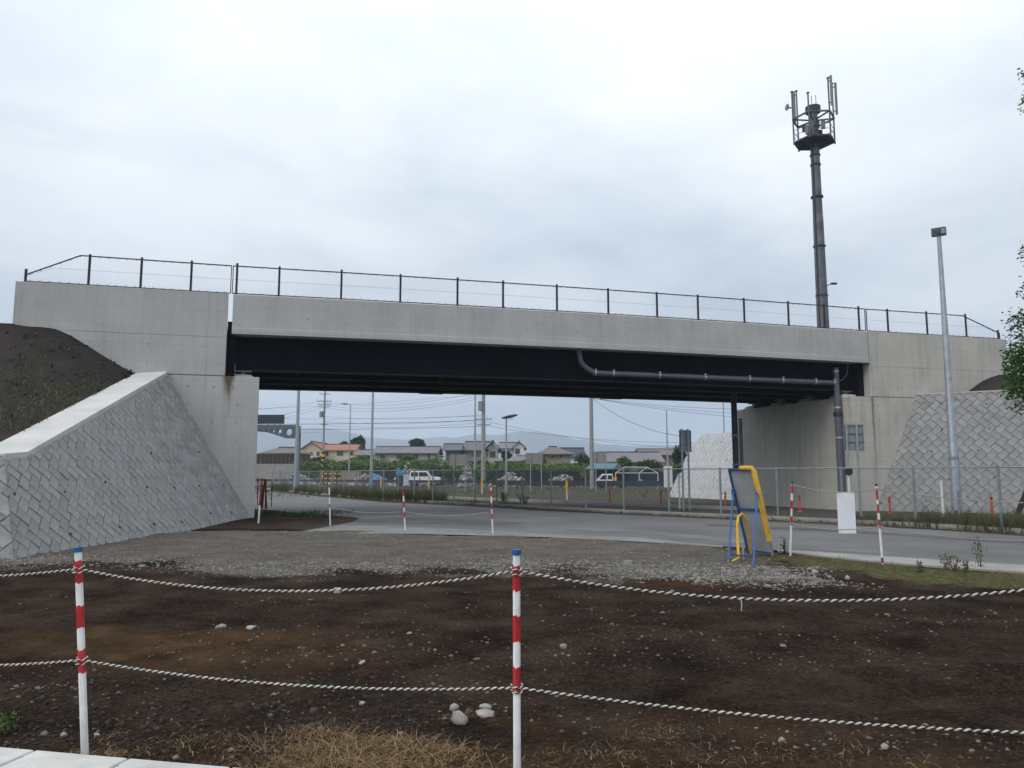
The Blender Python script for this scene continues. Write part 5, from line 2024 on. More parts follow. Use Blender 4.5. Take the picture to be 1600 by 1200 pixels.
# ================================================================== GRASS AND WEEDS
def tuft_field(name, mat, n, region, hlo, hhi, wlo, whi, lean=(0.1, 1.0), label=None, droop=.6):
    x0, x1, y0, y1, mask = region
    x = rng.uniform(x0, x1, n); y = rng.uniform(y0, y1, n)
    k = mask(x, y) > rng.uniform(0, 1, n)
    x, y = x[k], y[k]
    p = np.stack([x, y, gh(x, y) - .005], -1)
    n = len(p)
    o = blades(name, p, rng.uniform(hlo, hhi, n), rng.uniform(*lean, n), rng.uniform(wlo, whi, n), mat, droop=droop)
    return stuff(o, label, 'grass')


def front_line(x, y):
    n_ = fbm(x * 1.5, y * 1.5, 33, 3) - 0.46
    lim = 4.95 - 0.10 * x + n_ * 2.2
    right_of_kerb = ((x - kb_[0]) * kn[0] + (y - kb_[1]) * kn[1]) < -0.03
    patch = .36 + .64 * sstep(.36, .56, fbm(x * .75 + 3.3, y * .9, 35, 3)) + .35 * np.exp(-((x + .7) / .8) ** 2)
    return (1 - sstep(-.22, .12, y - lim)) * right_of_kerb * np.clip(patch * (1 - .25 * sstep(.2, 1.5, x)), 0, 1)


def clump(x, y, seed, lo=.42, hi=.6):
    return sstep(lo, hi, fbm(x * 2.6, y * 2.6, seed, 3))


R_ = (-2.6, 4.6, 3.3, 5.5)
tuft_field('dry_grass', 'grass_dry', 42000, (*R_, lambda x, y: front_line(x, y) * (.25 + .75 * clump(x, y, 12, .38, .55))), .03, .11, .0012, .0032, (.9, 1.55), 'straw-coloured dry grass along the front edge of the lot')
tuft_field('dry_grass', 'grass_brown', 60000, (*R_, lambda x, y: front_line(x, y) * (.25 + .75 * clump(x, y, 15))), .02, .08, .001, .0028, (.7, 1.55), 'brown withered grass along the front edge of the lot')
tuft_field('dry_grass', 'grass_dry', 16000, (-1.7, .1, 3.9, 5.0, lambda x, y: front_line(x, y) * np.exp(-((x + .75) / .55) ** 2)), .06, .16, .0012, .0028, (1.0, 1.55), 'matted golden straw left of the middle post', .2)
tuft_field('green_grass', 'grass_green', 9000, (*R_, lambda x, y: front_line(x, y - .05) * clump(x, y, 19, .50, .60)), .03, .09, .0012, .0028, (.1, .9), 'green grass shoots among the dry grass in front')
xw = rng.normal(-3.27, .07, 500); yw = rng.normal(5.06, .05, 500)
stuff(leaf_quads('kerb_weed', np.stack([xw, yw, gh(xw, yw) + rng.uniform(.0, .09, 500)], -1), rng.uniform(.015, .04, 500), 'grass_green'), 'small green weed growing behind the kerb slabs', 'weed')
xw = rng.uniform(-2.9, -1.0, 1600); yw = 4.98 - .1 * xw * 1.0 + rng.normal(0, .05, 1600) - .25
xw, yw = xw, yw

# green bank at the right of the road edge
def bank(x, y):
    return grassy_mask(x, y) * sstep(3.8, 5.0, x)


tuft_field('bank_grass', 'moss', 60000, (4.0, 14.0, 9.5, 17.0, lambda x, y: bank(x, y) * (.25 + .75 * clump(x * .6, y * .6, 23))), .02, .07, .002, .005, (.2, 1.3), 'low mossy grass on the bank beside the road')
tuft_field('bank_grass', 'grass_olive', 30000, (4.0, 14.0, 9.5, 17.0, lambda x, y: bank(x, y) * clump(x * .7, y * .7, 29)), .03, .12, .0015, .004, (.2, 1.3), 'olive and straw grass on the bank beside the road')
tuft_field('bank_grass', 'grass_dry', 12000, (6.5, 14.0, 9.5, 14.5, lambda x, y: bank(x, y) * clump(x * .6, y * .6, 37)), .04, .15, .0015, .004, (.6, 1.5), 'dry flattened grass at the right end of the bank')


def weed_plant(x, y, h, label, n_st=3, spread=.05, mat='leaf_mid', leafs=26, lsz=.05, name='weed_plant', z=None, group='leafy weeds by the road'):
    zz = float(gh(x, y)) if z is None else z
    r = thing(name, label, 'plant', (x, y, zz), 0, group)
    m = MB(); pts = []
    for i in range(n_st):
        a = random.uniform(0, 6.28); d = random.uniform(0, spread)
        tip = Vector((math.cos(a) * d * 2.2, math.sin(a) * d * 2.2, h * random.uniform(.7, 1)))
        b = Vector((math.cos(a) * d * .5, math.sin(a) * d * .5, -.02))
        m.tube([b, b.lerp(tip, .5) + Vector((random.uniform(-.01, .01), 0, 0)), tip], [.008, .006, .003], 4)
        for _ in range(leafs):
            f = random.uniform(.02, 1.0)
            q_ = b.lerp(tip, f)
            pts.append(q_ + Vector((random.gauss(0, .035), random.gauss(0, .035), random.gauss(0, .02))) * (h / .5) ** .5)
    m.build('stem', 'stem_brown', r)
    leaf_quads('foliage', np.array([tuple(p) for p in pts]), rng.uniform(lsz * .6, lsz * 1.3, len(pts)), mat, r)
    return r


for (px, py, h, lab) in ((1225, 862, .42, 'leafy weed between the board stand and the first striped post'), (1492, 893, .28, 'leafy weed left of the two tall ones beside the gutter'),
                         (1532, 886, .62, 'taller dark leafy weed at the gutter near the right edge'), (1478, 889, .30, 'thin flowering weed at the gutter right of the leaning post'),
                         (1512, 897, .22, 'low bushy weed below the tall weed at the gutter'), (1438, 893, .2, 'small weed at the gutter nearest the leaning post')):
    g0 = gnd(px, py, .03)
    weed_plant(g0[0], g0[1], h, lab, 4, .07, 'leaf_mid' if h > .3 else 'grass_olive', 22, .045)

# weeds along the mesh fence (one mass)
fx, fh_ = [], []
for (a, b), (xa, xb) in zip(zip(fpts[:-1], fpts[1:]), zip(post_px[:-1], post_px[1:])):
    xm = (xa + xb) / 2
    d_, h_ = 0.10, .12
    if 520 < xm < 690:
        d_, h_ = 1.0, .95
    elif 425 < xm <= 520:
        d_, h_ = .8, .9
    elif xm > 1430:
        d_, h_ = 1.0, .75
    elif 1350 < xm <= 1430:
        d_, h_ = .8, .4
    elif 690 <= xm < 800:
        d_, h_ = .4, .3
    else:
        d_, h_ = .12, .16
    l = np.linalg.norm(b - a)
    k = int(l * 1500 * d_)
    s = rng.uniform(0, 1, k)[:, None]
    nn = np.array([-(b - a)[1], (b - a)[0], 0]) / l
    if nn[1] < 0:
        nn = -nn
    dep = rng.uniform(-.15, 1.6 if xm > 1300 else 1.1, k)[:, None]
    q_ = a + (b - a) * s + nn * dep
    q_[:, 2] = 0.0
    cl_m = fbm(q_[:, 0] * 1.2, q_[:, 1] * 1.2, 44, 3)
    q_ = q_[cl_m > .36]
    fx.append(q_); fh_.append(h_ * rng.uniform(.25, 1.0, len(q_)) * (0.5 + fbm(q_[:, 0] * .8, q_[:, 1] * .8, 48, 3)))
fx = np.concatenate(fx); fh_ = np.concatenate(fh_)
half = rng.uniform(0, 1, len(fx))
for nm, mt, msk, lab in (('fence_weeds', 'grass_green', half < .38, 'green weeds growing along the mesh fence'), ('fence_weeds', 'grass_olive', (half >= .38) & (half < .8), 'olive weeds growing along the mesh fence'), ('fence_weeds', 'grass_brown', half >= .8, 'brown dead weeds along the mesh fence')):
    q_ = fx[msk]
    stuff(blades(nm, q_, fh_[msk], rng.uniform(0, .7, len(q_)), rng.uniform(.004, .012, len(q_)), mt), lab, 'weeds')
kl = rng.choice(len(fx), 9000)
q_ = fx[kl].copy(); q_[:, 2] = fh_[kl] * rng.uniform(.3, .9, len(kl))
stuff(leaf_quads('fence_weeds', q_, rng.uniform(.03, .09, len(kl)), 'leaf_mid'), 'leafy green weeds among the grass at the mesh fence', 'weeds')
# dead brown litter along the fence kerb, road side
ql = []
for a, b in zip(fpts[:-1], fpts[1:]):
    l = np.linalg.norm(b - a); k = int(l * 90)
    s = rng.uniform(0, 1, k)[:, None]
    nn = np.array([-(b - a)[1], (b - a)[0], 0]) / l
    if nn[1] > 0:
        nn = -nn
    ql.append(a + (b - a) * s + nn * np.abs(rng.normal(.1, .1, k))[:, None])
ql = np.concatenate(ql); ql[:, 2] = .01
stuff(blades('leaf_litter', ql, rng.uniform(.04, .14, len(ql)), rng.uniform(.8, 1.5, len(ql)), rng.uniform(.008, .025, len(ql)), 'grass_brown'), 'brown leaf litter along the kerb under the mesh fence', 'litter')
# weeds in the dark wedge beside the abutment
x = rng.uniform(-10.2, -6.6, 2600); y = rng.uniform(27.5, 33, 2600)
k = fbm(x, y, 83, 3) > .44
p = np.stack([x[k], y[k], gh(x[k], y[k])], -1)
stuff(blades('fence_weeds', p, rng.uniform(.06, .25, len(p)), rng.uniform(.1, .9, len(p)), rng.uniform(.006, .016, len(p)), 'leaf_dark'), 'dark low weeds at the foot of the abutment', 'weeds')
for (px, py, h, lab) in ((787, 787, .75, 'dark round weed bush at the fence below the oval lamp'), (818, 789, .6, 'smaller dark weed bush right of the one below the oval lamp'), (668, 783.5, .7, 'dark bush hugging the fence below the white car'), (690, 785, .5, 'low dark bush at the right end of the fence weeds')):
    g0 = gnd(px, py)
    weed_plant(g0[0], g0[1], h, lab, 9, .22, 'leaf_dark', 40, .08, 'weed_bush', 0.0, 'weed bushes at the fence')

# ================================================================== TREE AT THE RIGHT EDGE
TX, TY = 14.2, 15.6
tree = thing('broadleaf_tree', 'leafy green tree whose branch tips reach in at the right frame edge', 'tree', (TX, TY, 0))
m = MB()
m.tube([(0, 0, -.2), (.05, 0, 1.5), (-.05, .05, 3.5), (.05, 0, 5.5), (0, 0, 8.2)], [.2, .16, .13, .09, .04], 10)
tips = []


def branch(p, d, L_, r_):
    p = Vector(p); d = Vector(d).normalized()
    pts = [p]
    for i in range(4):
        d = (d + Vector((random.uniform(-.15, .15), random.uniform(-.15, .15), .06))).normalized()
        pts.append(pts[-1] + d * L_ / 4)
    m.tube(pts, [r_, r_ * .8, r_ * .6, r_ * .4, r_ * .2], 6)
    tips.extend(pts[1:])
    return pts


for k in range(26):
    z = 2.6 + k * .235
    a = k * 2.4
    L_ = 2.7 * (1 - .045 * abs(k - 8))
    pts = branch((0, 0, z), (math.cos(a), math.sin(a), .35), max(L_, .9), .05)
    for j in (1, 2, 3):
        for _ in range(2):
            branch(pts[j], (math.cos(a + random.uniform(-1.1, 1.1)), math.sin(a + random.uniform(-1.1, 1.1)), random.uniform(-.1, .5)), L_ * .4, .018)
# the low branch reaching furthest into the picture
for (px, py, z_) in ((1572, 575, 0), (1588, 545, 0), (1590, 612, 0), (1598, 505, 0), (1592, 450, 0), (1597, 395, 0), (1596, 160, 0), (1602, 120, 0)):
    tp = at(px, py, TY - .6)
    b0 = Vector((0, 0, max(2.2, float(tp[2]) - .9)))
    tip = Vector((tp[0] - TX, tp[1] - TY, tp[2]))
    pts = [b0.lerp(tip, f) + Vector((0, 0, .25 * math.sin(f * 3.1))) for f in (0, .3, .55, .8, 1)]
    m.tube(pts, [.045, .035, .025, .014, .006], 6)
    tips.extend(pts[2:]); tips.extend([tip] * 2 + [pts[3]] * 2)
    if py > 480 and px > 1560:
        tips.extend([tip + Vector((random.uniform(0, .7), random.uniform(-.2, .2), random.uniform(-.35, .3))) for _ in range(22)])
        tips.extend([tip + Vector((.25, 0, -.1)), tip + Vector((.35, .1, .12)), tip + Vector((.15, 0, .05)), tip + Vector((.5, 0, -.2))])
m.build('trunk', 'bark', tree, smooth=True)
tips = np.array([tuple(t) for t in tips])
n = 40000
k = rng.integers(0, len(tips), n)
pp = tips[k] + rng.normal(0, 1, (n, 3)) * (.20, .20, .11)
ok = np.array([True] * n)
# keep the view between the branch tips open
wx = pp[:, 0] + TX; wy = pp[:, 1] + TY
pxx = 800 + F * wx / (wy * math.cos(TH) + (pp[:, 2] - 1.6) * math.sin(TH))
pyy = 600 - F * (-(wy * math.sin(TH)) + (pp[:, 2] - 1.6) * math.cos(TH)) / (wy * math.cos(TH) + (pp[:, 2] - 1.6) * math.sin(TH))
ok = pxx > np.where(pyy < 480, 1587, 1562) + rng.uniform(0, 12, n)
leaf_quads('crown', pp[ok], rng.uniform(.05, .11, ok.sum()), 'leaf_tree', tree, tilt=.55, aspect=.42)

# ================================================================== BEHIND THE FENCE: SIGNS, POSTS, GUARD RAIL
def back_sign(label, posts_px, base_y, top_y, board, ribs=3, rot=0.0, mat='sign_back', cols=2, Yd=None, grp='road signs seen from behind'):
    """sign seen from behind: posts, board with stiffening ribs. board = (x0, x1, y0, y1) px."""
    xc = sum(posts_px) / len(posts_px)
    g0 = gnd(xc, base_y)
    Y = Yd or g0[1]
    x0, x1, y0, y1 = board
    pa, pb2 = at(x0, y0, Y), at(x1, y1, Y)
    w = (pb2[0] - pa[0]); h = pa[2] - pb2[2]
    cx = (pa[0] + pb2[0]) / 2; cz = (pa[2] + pb2[2]) / 2
    r = thing('road_sign', label, 'sign', (cx, Y, 0), rot, grp)
    wv = w / max(.25, math.cos(rot))
    MB().box((0, .05, cz), (wv, .02, h)).build('board', mat, r)
    for i in range(ribs + 1):
        z = cz - h / 2 + .03 + (h - .06) * i / ribs
        MB().box((0, .02, z), (wv, .04, .045)).build('rib', 'galvanised_dull' if mat != 'sign_back_pale' else 'timber_grey', r)
    for sx in (-1, 1):
        MB().box((sx * (wv / 2 - .02), .02, cz), (.035, .04, h - .06)).build('edge_strip', 'galvanised_dull', r)
    for px in posts_px:
        X = (at(px, (base_y + y1) / 2, Y)[0] - cx) / max(.25, math.cos(rot))
        MB().tube([(X, -.04, -.1), (X, -.04, cz + h / 2 + .05)], .045, 8).build('post', 'galvanised', r)
    return r


back_sign('square sign seen from behind on two posts before the far abutment wall', [1326, 1342], 806, 661, (1318, 1351, 663, 704), 3)
back_sign('tall sign seen obliquely from behind, left of the whitish block wall', [1065, 1076], 796, 670, (1061, 1082, 672, 706), 3, rot=.5)
back_sign('pale sign back on two posts left of the twin utility poles', [709, 727], 768, 710, (702, 733, 710, 727), 4, mat='sign_back_pale', Yd=70)
back_sign('pale sign back on two posts right of the oval lamp', [829, 846], 767, 708, (821, 849, 708, 725), 4, mat='sign_back_pale', Yd=70)
back_sign('pale sign back on two posts by the single utility pole', [931, 947], 764, 706, (925, 948, 706, 723), 3, mat='sign_back_pale', Yd=70)


def delineator(px, yb, yt, label):
    g0 = gnd(px, yb)
    h = float(at(px, yt, g0[1])[2])
    r = thing('delineator', label, 'delineator', (g0[0], g0[1], 0), 0, 'orange delineator posts')
    MB().tube([(0, 0, 0), (0, 0, .04), (0, 0, .05), (0, 0, h * .97), (0, 0, h)], [.12, .11, .045, .04, .03], 10).build('shaft', 'orange_red', r, smooth=True)
    for f in (.68, .84):
        MB().tube([(0, 0, h * f), (0, 0, h * (f + .07))], .047, 10).build('reflector', 'black_paint', r)
    return r


delineator(1551, 806, 775, 'orange delineator right of the tall lamp post before the block wall')
delineator(1391, 803, 775, 'orange delineator at the foot of the slanted end of the right block wall')
delineator(1250, 800, 772, 'orange delineator between the two mesh-fence posts right of the board stand')
delineator(1134, 795, 768, 'orange delineator just left of the board stand')
delineator(1033, 791, 764, 'orange delineator left of the whitish block wall')
delineator(953, 788, 764, 'orange delineator on the lot below the white truck')


def thin_post(px, yb, yt, r_, mat, label, name='post', head=None, cat='post', parts=None):
    g0 = gnd(px, yb)
    h = float(at(px, yt, g0[1])[2])
    r = thing(name, label, cat, (g0[0], g0[1], 0))
    MB().tube([(0, 0, -.1), (0, 0, h)], r_, 8).build('shaft', mat, r)
    if head == 'round':
        m = MB(); m.tube([(0, -.07, h + .1), (0, .05, h + .1)], .13, 16); m.build('reflector', 'mast_dark', r)
        MB().tube([(0, -.075, h + .1), (0, -.065, h + .1)], .145, 16).build('rim', 'black_paint', r)
    if head == 'ring':
        MB().tube([(0, 0, h * .45), (0, 0, h * .55)], r_ * 1.4, 8).build('band', 'black_paint', r)
    if head == 'cap':
        MB().tube([(0, 0, h), (0, 0, h + .04)], r_ * 1.2, 8).build('cap', 'galvanised_dull', r)
    if head == 'yellow':
        MB().tube([(0, 0, h * .35), (0, 0, h + .02)], r_ * 1.5, 8).build('sleeve', 'yellow_paint', r)
    return r


thin_post(1329, 808, 741, .05, 'white_paint', 'white post with a round dark reflector behind the hanging plate', 'reflector_post', 'round')
thin_post(1062, 794, 738, .04, 'white_paint', 'white post with a round dark reflector before the whitish block wall', 'reflector_post', 'round')
thin_post(1474, 806, 750, .05, 'white_paint', 'thin white post left of the tall lamp post base', 'marker_stake', 'cap')
for (px, yb, yt, lab) in ((886, 780, 752, 'yellow sleeved post on the lot left of the white truck'), (753, 771, 747, 'yellow sleeved post at the foot of the twin utility poles'), (670, 766, 745, 'yellow sleeved post in front of the white car'), (595, 770, 745, 'yellow sleeved post left of the white notice')):
    thin_post(px, yb, yt, .05, 'white_paint', lab, 'marker_stake', 'yellow')

# guard rail: dark beam on pale posts
gr = thing('guard_rail', 'long dark guard rail across the background behind the mesh fence', 'guard rail', (0, 0, 0))
gl = [np.array([-42, 112, 0.]), np.array([-15, 92, 0.]), np.array([2, 84, 0.]), np.array([24, 79, 0.])]
gpts = []
for a, b in zip(gl[:-1], gl[1:]):
    k = max(2, int(np.linalg.norm(b - a) / 4))
    gpts += [a + (b - a) * i / k for i in range(k)]
gpts.append(gl[-1])
for a, b in zip(gpts[:-1], gpts[1:]):
    wide = .30 if a[0] < -3 else .55
    MB().bar((a[0], a[1], .85 - wide / 2), (b[0], b[1], .85 - wide / 2), .08, wide).build('beam', 'guard_dark', gr)
    MB().tube([(a[0], a[1] + .1, -.1), (a[0], a[1] + .1, 1.1 if a[0] < -3 else .9)], .09, 8).build('post', 'pole_concrete', gr)

# ================================================================== POLES AND WIRES
def utility_pole(px, Y, ytop, label, r0=.19, arms=(), transformer=None, name='utility_pole', mat='pole_concrete', ztop=None, grp='utility poles'):
    b = at(px, 745, Y); X = float(b[0])
    zt = float(at(px, ytop, Y)[2]) if ztop is None else ztop
    r = thing(name, label, 'pole', (X, Y, 0), 0, grp)
    MB().tube([(0, 0, -.3), (0, 0, zt)], [r0, r0 * .62], 12).build('shaft', mat, r, smooth=True)
    for (y, w_) in arms:
        z = float(at(px, y, Y)[2])
        MB().box((0, -.15, z), (w_, .1, .1)).build('cross_arm', 'galvanised_dull', r)
        for sx in (-1, -.45, .45, 1):
            MB().tube([(sx * w_ * .48, -.15, z + .05), (sx * w_ * .48, -.15, z + .27)], .05, 6).build('insulator', 'plaster_white', r)
    if transformer:
        y0, y1, dx = transformer
        z0, z1 = float(at(px, y1, Y)[2]), float(at(px, y0, Y)[2])
        MB().tube([(dx, -.1, z0), (dx, -.1, z1)], .33, 14).build('transformer', 'galvanised_dull', r, smooth=True)
        MB().bar((0, 0, (z0 + z1) / 2), (dx, -.1, (z0 + z1) / 2), .1).build('bracket', 'galvanised_dull', r)
    return r, X, zt


up1, X1, Z1 = utility_pole(504, 118, 610, 'utility pole with a yellow and black foot behind the orange-roofed house side', .2, ((616, 1.6), (627, 2.2), (632, 2.0), (636, 1.8), (663, 1.2)), (643, 652, -.4), ztop=16.4)
MB().tube([(0, 0, .2), (0, 0, 5.0)], .27, 12).build('guard_sleeve', 'yellow_paint', up1)
for k in range(6):
    MB().tube([(0, 0, .6 + .8 * k), (0, 0, .95 + .8 * k)], .285, 12).build('black_band', 'black_paint', up1)
up2, X2, Z2 = utility_pole(755, 88, 600, 'thick concrete utility pole with a transformer left of the oval lamp', .27, ((655, 2.0), (664, 1.6)), (627, 642, -.3), ztop=13.4)
m = MB()
for z in np.arange(5, 13, .35):
    m.box((.2, -.05, z), (.16, .05, .05)); m.box((-.2, -.05, z + .17), (.16, .05, .05))
stuff(m.build('step_bolts', 'galvanised_dull', up2))
up3, X3, Z3 = utility_pole(925, 82, 600, 'single concrete utility pole right of the houses', .25, (), None, ztop=12.6)
m = MB()
for z in np.arange(3, 12, .45):
    m.box((.18, -.05, z), (.14, .05, .05)); m.box((-.18, -.05, z + .2), (.14, .05, .05))
stuff(m.build('step_bolts', 'galvanised_dull', up3))


def light_pole(px, yb, ytop, label, r0=.1, Y=None, ztop=None, name='steel_pole', head=None):
    Y = Y or gnd(px, yb)[1]
    X = float(at(px, yb - 40, Y)[0])
    zt = ztop or float(at(px, ytop, Y)[2])
    r = thing(name, label, 'pole', (X, Y, 0), 0, 'slim steel poles')
    MB().tube([(0, 0, -.2), (0, 0, zt)], [r0, r0 * .55], 10).build('shaft', 'galvanised', r, smooth=True)
    MB().tube([(0, 0, .0), (0, 0, .15)], r0 * 1.5, 10).build('base', 'galvanised_dull', r)
    if head == 'arm':
        MB().bar((0, 0, zt), (-.9, -.1, zt + .12), .07).build('arm', 'galvanised', r)
        MB().box((-.85, -.1, zt + .1), (.9, .35, .16)).build('lamp_head', 'galvanised_dull', r, bevel=.05)
    if head == 'oval':
        m = MB()
        k = 16
        q_ = Matrix.Rotation(math.radians(-12), 3, 'Y')
        rings = [(-.10, .35), (-.07, .8), (0, 1.0), (.07, .85), (.12, .4)]
        vs, fs = [], []
        for dz_, s_ in rings:
            for i in range(k):
                a = 2 * math.pi * i / k
                vs.append(q_ @ Vector((.70 * s_ * math.cos(a) + .28, .42 * s_ * math.sin(a), dz_)) + Vector((0, 0, zt + .05)))
        for j in range(len(rings) - 1):
            for i in range(k):
                fs.append((j * k + i, j * k + (i + 1) % k, (j + 1) * k + (i + 1) % k, (j + 1) * k + i))
        fs += [tuple(range(k - 1, -1, -1)), tuple((len(rings) - 1) * k + i for i in range(k))]
        m.add(vs, fs)
        m.build('lamp_head', 'mast_dark', r, smooth=True)
        MB().box((.35, 0, zt - .055), (.5, .3, .03), q_).build('lens', 'plaster_white', r)
    return r


light_pole(463, 765, 600, 'tall slim pole in front of the sign gantry column', .2, Y=66, ztop=11.0)
light_pole(580.5, 759, 600, 'tall double-thick slim pole left of the white notice', .16, Y=76, ztop=12)
light_pole(742, 760, 600, 'white slim pole beside the thick concrete utility pole', .12, Y=78, ztop=12)
light_pole(546, 742, 632, 'slim street lamp with a flat head left of the long grey-roofed house', .12, Y=110, head='arm', name='street_lamp')
light_pole(791, 768, 653, 'street lamp with an oval dark head before the Japanese houses', .11, Y=62, head='oval', name='street_lamp')
lpX = light_pole(1043, 752, 641, 'slim pole with a grey cabinet left of the tall oblique sign', .1, Y=74)
MB().box((.0, -.05, 1.3), (.75, .4, 2.0)).build('cabinet', 'plaster_white', lpX)
light_pole(1133, 760, 600, 'slim pole rising behind the whitish block wall', .1, Y=90, ztop=12)

wires = 0


def wire(a, b, sag, r_=.014, label='thin black overhead wire'):
    p = sag_path(a, b, sag, 14)
    m = MB().tube(p - p[0], r_, 4)
    o = m.build('overhead_wire', 'cable_black')
    o.location = tuple(p[0])
    return tag(o, label, 'wire', 'overhead wires')


A1 = lambda y: at(504, y, 118)
A2 = lambda y: at(753, y, 88)
A3 = lambda y: at(925, y, 82)
nth = ['topmost', 'second', 'third', 'fourth', 'fifth', 'lowest']
for k_, (ya, yb) in enumerate(((628, 612), (633, 618), (637, 622), (650, 648), (658, 655), (664, 660))):
    wire(A1(ya), A2(yb), 1.0 if ya < 640 else .5, label=nth[k_] + ' of the wires between the striped-foot pole and the transformer pole')
for k_, (y0_, y1_) in enumerate(((626, 640), (633, 660), (637, 670), (675, 664))):
    wire(at(330, y1_, 130), A1(y0_), .6, label=('topmost', 'second', 'third', 'lowest')[k_] + ' wire running left from the striped-foot pole above the gantry')
wire(at(330, 662, 100), A2(657), .2, .025, 'thick upper cable running left from the transformer pole past the gantry sign')
wire(at(330, 668, 100), A2(666), .3, .02, 'thick lower cable running left from the transformer pole past the gantry sign')
for k_, (ya, x_, yb) in enumerate(((657, 1200, 705), (664, 1200, 690))):
    wire(A2(ya), at(x_, yb, 70), .8, label=('steeper', 'flatter')[k_] + ' of two wires running right from the transformer pole')
for k_, (x_, y_, sg, rr) in enumerate(((1200, 655, .3, .014), (1200, 648, .3, .014), (1200, 640, .3, .014), (1075, 682, .9, .02))):
    wire(A3(622), at(x_, y_, 75), sg, rr, ('lowest of three flat wires right of the single utility pole', 'middle of three flat wires right of the single utility pole', 'topmost of three flat wires right of the single utility pole', 'steep sagging wire falling right from the single utility pole')[k_])
wire(at(330, 640, 130), at(760, 615, 130), .5, label='highest thin wire rising to the right just under the girders')
wire(at(330, 652, 120), A2(650), .3, label='thin level wire behind the gantry sign to the transformer pole')

# ================================================================== SIGN GANTRY AT THE LEFT
GYd = 72.0
gx0, gx1 = float(at(360, 680, GYd)[0]), float(at(468, 680, GYd)[0])
ZT, ZB = float(at(430, 664, GYd)[2]), float(at(430, 685, GYd)[2])
gan = thing('sign_gantry', 'grey steel gantry arm with round holes carrying a dark sign at left', 'gantry', (gx1, GYd, 0))
cu = bpy.data.curves.new('arm_profile', 'CURVE'); cu.dimensions = '2D'; cu.fill_mode = 'BOTH'; cu.extrude = .22
pxs = GYd / F


def spl(pts):
    s_ = cu.splines.new('POLY'); s_.points.add(len(pts) - 1)
    for p, q_ in zip(s_.points, pts):
        p.co = (q_[0], q_[1], 0, 1)
    s_.use_cyclic_u = True


lx = lambda px: float(at(px, 680, GYd)[0]) - gx1
lz = lambda py: float(at(430, py, GYd)[2])
spl([(lx(360), lz(664)), (lx(464), lz(664)), (lx(469), lz(666)), (lx(469), lz(690)), (lx(462), lz(685)), (lx(448), lz(685)), (lx(430), lz(679)), (lx(415), lz(675)), (lx(400), lz(673.5)), (lx(360), lz(673))])
for cxp, rp in ((452, 5.2), (437.5, 3.4), (427.5, 2.2), (417.5, 1.4), (407, 1.1)):
    spl([(lx(cxp) + rp * pxs * math.cos(a), lz(675.2 - (452 - cxp) * .06) + rp * pxs * math.sin(a)) for a in np.linspace(0, 2 * math.pi, 21)[:-1]])
co = bpy.data.objects.new('arm_tmp', cu); COL.objects.link(co)
dg = bpy.context.evaluated_depsgraph_get()
me = bpy.data.meshes.new_from_object(co.evaluated_get(dg))
bpy.data.objects.remove(co)
me.materials.clear(); me.materials.append(MATS['gantry_grey'])
arm = bpy.data.objects.new('arm', me); COL.objects.link(arm); arm.parent = gan; arm.rotation_euler = (math.pi / 2, 0, 0)
MB().box((-.08, 0, lz(690) / 2 + .0), (.30, .5, lz(690) - .02)).build('column', 'gantry_grey', gan)
MB().box((-.08, 0, .1), (.9, 1.0, .25)).build('base', 'pole_concrete', gan)
sx0, sx1 = lx(360), lx(443); sz0, sz1 = lz(662), lz(648)
so = MB().box(((sx0 + sx1) / 2, .1, (sz0 + sz1) / 2), (sx1 - sx0, .08, sz1 - sz0)).build('sign_board', 'sign_dark', gan)
for f in (.05, .3, .55, .8, .97):
    MB().box(((sx0 + sx1) / 2, .03, sz0 + (sz1 - sz0) * f), (sx1 - sx0, .06, .05)).build('rib', 'gantry_grey', so)
for px in (407, 418, 428, 437):
    MB().box((lx(px), 0, (sz0 + lz(664)) / 2), (.08, .1, sz0 - lz(664) + .1)).build('sign_bracket', 'gantry_grey', gan)

